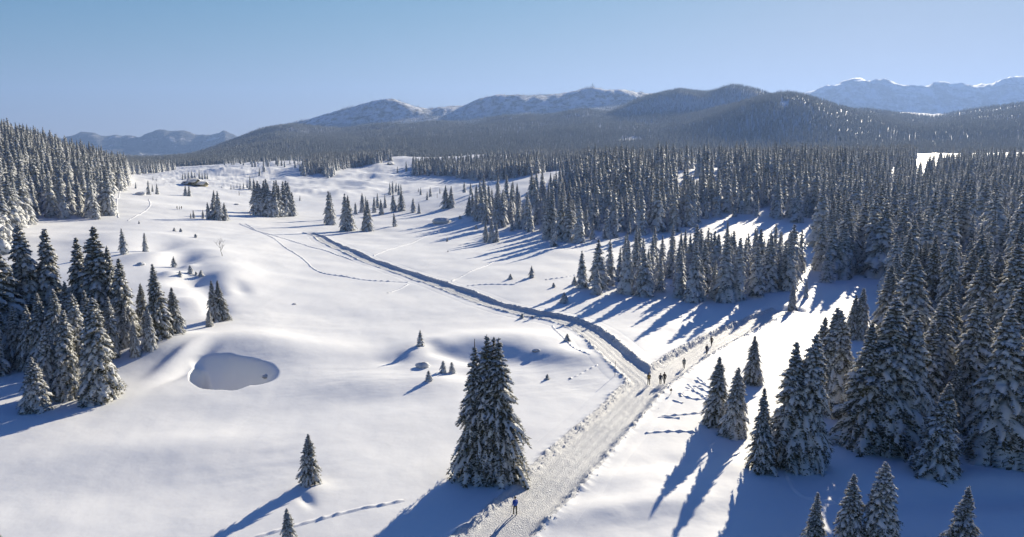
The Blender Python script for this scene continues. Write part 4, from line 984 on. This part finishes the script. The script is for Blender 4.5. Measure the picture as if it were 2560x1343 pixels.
# ------------------------------------------------------------------ barns
M_PLANK = flat('barn_wall_boards', (.30, .26, .15), .85, 0, .3, 1.5)
M_DARKW = flat('dark_timber', (.09, .07, .055), .85)
def box(x0, x1, y0, y1, z0, z1):
    V = np.array([(x, y, z) for x in (x0, x1) for y in (y0, y1) for z in (z0, z1)]); F = np.array([(0, 1, 3, 2), (4, 6, 7, 5), (0, 4, 5, 1), (2, 3, 7, 6), (1, 5, 7, 3), (0, 2, 6, 4)]); return V, F
def barn(px, v, L, W, h, rh, rot, label, win=True):
    x, y = pt(px, v); z = float(ground_z(np.array([x]), np.array([y]))[0])
    root = bpy.data.objects.new('barn', None); col.objects.link(root); root.location = (x, y, z-.3); root.rotation_euler = (0, 0, rot)
    V = [(-L/2, -W/2, 0), (L/2, -W/2, 0), (L/2, W/2, 0), (-L/2, W/2, 0), (-L/2, -W/2, h), (L/2, -W/2, h), (L/2, W/2, h), (-L/2, W/2, h), (-L/2, 0, h+rh), (L/2, 0, h+rh)]
    link('wall', new_mesh('wall', V, [([(0, 1, 5, 4), (1, 2, 6, 5), (2, 3, 7, 6), (3, 0, 4, 7)], 0), ([(5, 6, 9), (7, 4, 8)], 0)], [M_PLANK]), root)
    e = .6; k = rh/(W/2)
    def roofm(nm, z0, th, m, ex):
        E = e+ex; P = [(-1, -(W/2+E)), (1, -(W/2+E)), (1, 0), (-1, 0), (-1, W/2+E), (1, W/2+E)]
        V = [(sx*(L/2+E), yy, h+rh-abs(yy)*k+z0) for sx, yy in P]+[(sx*(L/2+E), yy, h+rh-abs(yy)*k+z0+th) for sx, yy in P]
        F = [(0, 1, 2, 3), (3, 2, 5, 4), (6, 9, 8, 7), (9, 10, 11, 8), (0, 6, 7, 1), (4, 5, 11, 10)]
        F += [(0, 3, 9, 6), (3, 4, 10, 9), (1, 7, 8, 2), (2, 8, 11, 5)]
        return link(nm, new_mesh(nm, V, [(F, 0)], [m]), root)
    rf = roofm('roof', .02, .15, M_DARKW, 0); s_ = roofm('roof_snow', .18, .55, M_TREESNOW, .08); s_.parent = rf
    V, F = box(-.9, .9, -W/2-.06, -W/2+.02, 0.3, 2.3); link('door', new_mesh('door', V, [(F, 0)], [M_DARKW]), root)
    for wx_ in (-L*.32, L*.32):
        V, F = box(wx_-.45, wx_+.45, -W/2-.05, -W/2+.02, 1.1, 1.9); link('window', new_mesh('window', V, [(F, 0)], [M_DARKW]), root)
    tag(root, label, 'barn')
barn(484, 462, 8, 7, 2.6, 2.4, -.25, 'snow-roofed alpine barn on the pasture, left of two')
barn(504, 466, 8, 6, 2.0, 2.0, -.25, 'lower snow-roofed barn on the pasture, right of two')
barn(466, 461, 5, 4, .9, 1.3, -.3, 'half buried shed roof left of the two barns')
barn(977, 412, 7, 6, 1.2, 2.2, .6, 'tiny snowed-in hut on the distant slope among small trees')

# ------------------------------------------------------------------ people
def skin_body(name, verts, edges, radii, mats, mfn, levels=2):
    me = bpy.data.meshes.new(name); me.from_pydata(verts, edges, []); o = bpy.data.objects.new(name, me); col.objects.link(o)
    m = o.modifiers.new('skin', 'SKIN'); sv = me.skin_vertices[0].data
    for i, r_ in enumerate(radii): sv[i].radius = (r_, r_) if np.isscalar(r_) else r_; sv[i].use_root = (i == 0)
    s = o.modifiers.new('sub', 'SUBSURF'); s.levels = levels; s.render_levels = levels
    dg = bpy.context.evaluated_depsgraph_get(); dg.update(); ev = o.evaluated_get(dg); m2 = bpy.data.meshes.new_from_object(ev)
    bpy.data.objects.remove(o); m2.materials.clear()
    for k in mats: m2.materials.append(k)
    for p in m2.polygons: p.use_smooth = True; p.material_index = mfn(p.center)
    m2.name = name; return m2
M_SKIN = flat('skin', (.45, .28, .2), .6, 0, .1)
def ball(c, rx, ry, rz, n_=10, m_=7, jag=0):
    U = np.linspace(0, 2*math.pi, n_+1); W = np.linspace(0, math.pi, m_); uu, ww = np.meshgrid(U, W)
    V = np.stack([c[0]+rx*np.sin(ww)*np.cos(uu), c[1]+ry*np.sin(ww)*np.sin(uu), c[2]+rz*np.cos(ww)], -1).reshape(-1, 3); return V, grid_faces(m_, n_+1)
def person(px, v, face, jacket, trousers, hat, pack, label, stride=.25, H=1.76, poles=False, group='walkers on the snow path', arms=.25, z_on_path=True):
    x, y = pt(px, v)
    z = float(path_z(np.array([x]), np.array([y]))[0]) if z_on_path else float(ground_z(np.array([x]), np.array([y]))[0])
    # local: facing +Y. s = stride
    s = stride
    P = {'pelvis': (0, 0, .95), 'waist': (0, .01, 1.10), 'chest': (0, .02, 1.32), 'neck': (0, .03, 1.47), 'jaw': (0, .05, 1.56), 'head': (0, .045, 1.64), 'crown': (0, .035, 1.71),
         'hl': (-.10, 0, .90), 'kl': (-.11, s*.55+.04, .50), 'al': (-.11, s*.75, .10), 'tl': (-.12, s*.75+.17, .045),
         'hr': (.10, 0, .90), 'kr': (.11, -s*.25+.03, .49), 'ar': (.11, -s*.95, .11), 'tr': (.12, -s*.95+.16, .045),
         'sl': (-.19, .01, 1.40), 'el': (-.25, -.04-arms*.2, 1.14), 'wl': (-.25, .12, .93), 'ml': (-.245, .16, .86),
         'sr': (.19, .01, 1.40), 'er': (.25, -.02+arms*.2, 1.14), 'wr': (.25, .20, .97), 'mr': (.245, .25, .91)}
    names = list(P); E = [('pelvis', 'waist'), ('waist', 'chest'), ('chest', 'neck'), ('neck', 'jaw'), ('jaw', 'head'), ('head', 'crown'), ('pelvis', 'hl'), ('hl', 'kl'), ('kl', 'al'), ('al', 'tl'),
         ('pelvis', 'hr'), ('hr', 'kr'), ('kr', 'ar'), ('ar', 'tr'), ('chest', 'sl'), ('sl', 'el'), ('el', 'wl'), ('wl', 'ml'), ('chest', 'sr'), ('sr', 'er'), ('er', 'wr'), ('wr', 'mr')]
    rad = dict(pelvis=(.16, .13), waist=(.155, .125), chest=(.19, .135), neck=.06, jaw=.075, head=(.085, .10), crown=.06, hl=.10, kl=.070, al=.055, tl=.045, hr=.10, kr=.070, ar=.055, tr=.045,
               sl=.075, el=.055, wl=.045, ml=.035, sr=.075, er=.055, wr=.045, mr=.035)
    def mf(c):
        if c.z > 1.49: return 2
        if c.z < .14: return 3
        if abs(c.x) > .2 and c.z < .90: return 3
        if c.z < .93 and abs(c.x) < .21: return 1
        return 0
    me = skin_body('person', [P[k] for k in names], [(names.index(a), names.index(b)) for a, b in E], [rad[k] for k in names], [jacket, trousers, M_SKIN, M_BOOT], mf)
    o = link('person', me, None, (x, y, z)); o.rotation_euler = (0, 0, face); o.scale = (H/1.76,)*3
    V, F = ball((0, .03, 1.70), .108, .118, .09); link('hat', new_mesh('hat', V, [(F, 0)], [hat], True), o)
    V1, F1 = ball((0, .155, 1.63), .018, .022, .025, 6, 5); link('nose', new_mesh('nose', V1, [(F1, 0)], [M_SKIN], True), o)
    if pack is not None:
        V, F = ball((0, -.20, 1.25), .165, .12, .26, 10, 7); V[:, 2] = np.clip(V[:, 2], 1.02, 1.46)
        link('backpack', new_mesh('backpack', V, [(F, 0)], [pack], True), o)
    # gloved hands with separate fingers
    for hx_, hy_, hz_ in (P['ml'], P['mr']):
        Vs, Fs, oo = [], [], 0
        for k, (dx, L_) in enumerate([(-.03, .075), (-.01, .085), (.01, .08), (.03, .065), (.045, .05)]):
            V, F = ball((hx_+dx, hy_+.02+(.02 if k == 4 else 0), hz_-.03-L_/2), .011, .012, L_*.62, 6, 5); Vs.append(V); Fs.append(F+oo); oo += len(V)
        V, F = ball((hx_, hy_+.01, hz_-.02), .042, .022, .05, 8, 6); Vs.append(V); Fs.append(F+oo)
        link('hand', new_mesh('hand', np.vstack(Vs), [(np.vstack(Fs), 0)], [M_BOOT], True), o)
    tag(o, label, 'person', group)
    if poles:
        for sx in (-1, 1):
            hp = P['ml'] if sx < 0 else P['mr']; c, s_ = math.cos(face), math.sin(face)
            A = np.linspace(0, 2*math.pi, 7)[:-1]; top = np.array((hp[0], hp[1]+.02, hp[2]+.10)); bot = np.array((hp[0]+sx*.06, hp[1]+.25, 0.0))
            V = [tuple(q+np.array((.013*math.cos(a), .013*math.sin(a), 0))) for q in (top, bot) for a in A]; F = [(k, (k+1) % 6, 6+(k+1) % 6, 6+k) for k in range(6)]
            pl = link('hiking_pole', new_mesh('hiking_pole', V, [(F, 0)], [M_BOOT]), None, (x, y, z)); pl.rotation_euler = (0, 0, face)
            tag(pl, 'thin hiking pole in the %s hand of the walker %s' % ('left' if sx < 0 else 'right', 'near the huge spruce' if v > 1100 else 'at the fork'), 'hiking pole', 'hiking poles held by walkers')
    return o
M_BOOT = flat('boots_and_gloves', (.02, .02, .022), .7)
K = lambda n_, c: flat(n_, c, .75, 0, .15, 12)
BLUE = K('blue_jacket', (.03, .09, .42)); BLK = K('black_jacket', (.02, .02, .025)); GREY = K('charcoal_trousers', (.045, .042, .04)); OLIV = K('olive_trousers', (.07, .06, .035))
RED = K('maroon_jacket', (.09, .03, .03)); NAVY = K('navy_jacket', (.02, .03, .07)); YEL = K('ochre_bag', (.35, .22, .05)); DK = K('dark_hat', (.03, .02, .02)); BRN = K('brown_jacket', (.08, .055, .035)); FRST = K('grey_jacket', (.13, .14, .13))
person(1288, 1279, .35, BLUE, OLIV, DK, BLUE, 'walker in a blue jacket with blue backpack near the huge spruce', .12, 1.78, True)
person(1622, 955, -.2, BLK, OLIV, DK, YEL, 'hiker in black with an ochre bag leaving the fork of the paths', .1, 1.85, False)
person(1651, 953, -.5, NAVY, GREY, DK, None, 'slim person in navy standing left in the pair at the fork', .08, 1.68)
person(1661, 951, 2.6, BRN, GREY, DK, BRN, 'broad person in brown standing right in the pair at the fork', .2, 1.75)
person(1710, 911, 2.8, FRST, GREY, DK, None, 'person in grey walking alone between the fork and the far pair', .15, 1.72)
person(1767, 876, -.6, NAVY, BLK, DK, NAVY, 'person in dark navy on the side path, lower of the far pair', .15, 1.75)
person(1779, 857, 2.5, BRN, GREY, DK, None, 'striding person in brown on the side path, upper of the far pair', .35, 1.78)
for i, (px, nm, mt) in enumerate([(443, 'left', BLK), (449, 'middle', NAVY), (454, 'right', BRN)]):
    person(px, 524, 1.0+i, mt, GREY, DK, None, 'tiny far walker on the pasture, %s one of three in a row' % nm, .2, 1.8, False, 'three distant walkers on the pasture', .25, False)

# summit mast on the far ridge
x, y = q_of(1481, 225)*5150, 5150.0; z = float(height(np.array([x]), np.array([y]))[0])
V, F = box(-1.2, 1.2, -1.2, 1.2, -5, 26); V2, F2 = box(-6, 6, -.6, .6, 14, 16)
o = link('summit_mast', new_mesh('summit_mast', np.vstack([V, V2]), [(np.vstack([F, F2+8]), 0)], [M_DARKW]), None, (x, y, z)); tag(o, 'thin mast on the summit of the snowy ridge', 'mast')

# ------------------------------------------------------------------ haze
V, F = box(-21500, 21500, -300, 13800, -60, 1400)
mh = bpy.data.materials.new('haze'); mh.use_nodes = True; nt = mh.node_tree; nt.nodes.clear()
vo = nt.nodes.new('ShaderNodeVolumePrincipled'); vo.inputs['Color'].default_value = (.34, .53, 1.0, 1); vo.inputs['Density'].default_value = 6.8e-5; vo.inputs['Anisotropy'].default_value = 0.25
ou = nt.nodes.new('ShaderNodeOutputMaterial'); nt.links.new(vo.outputs[0], ou.inputs['Volume'])
o = link('haze', new_mesh('haze', V, [(F, 0)], [mh])); tag(o, 'thin blue winter haze filling the valley air', 'haze', kind='stuff')
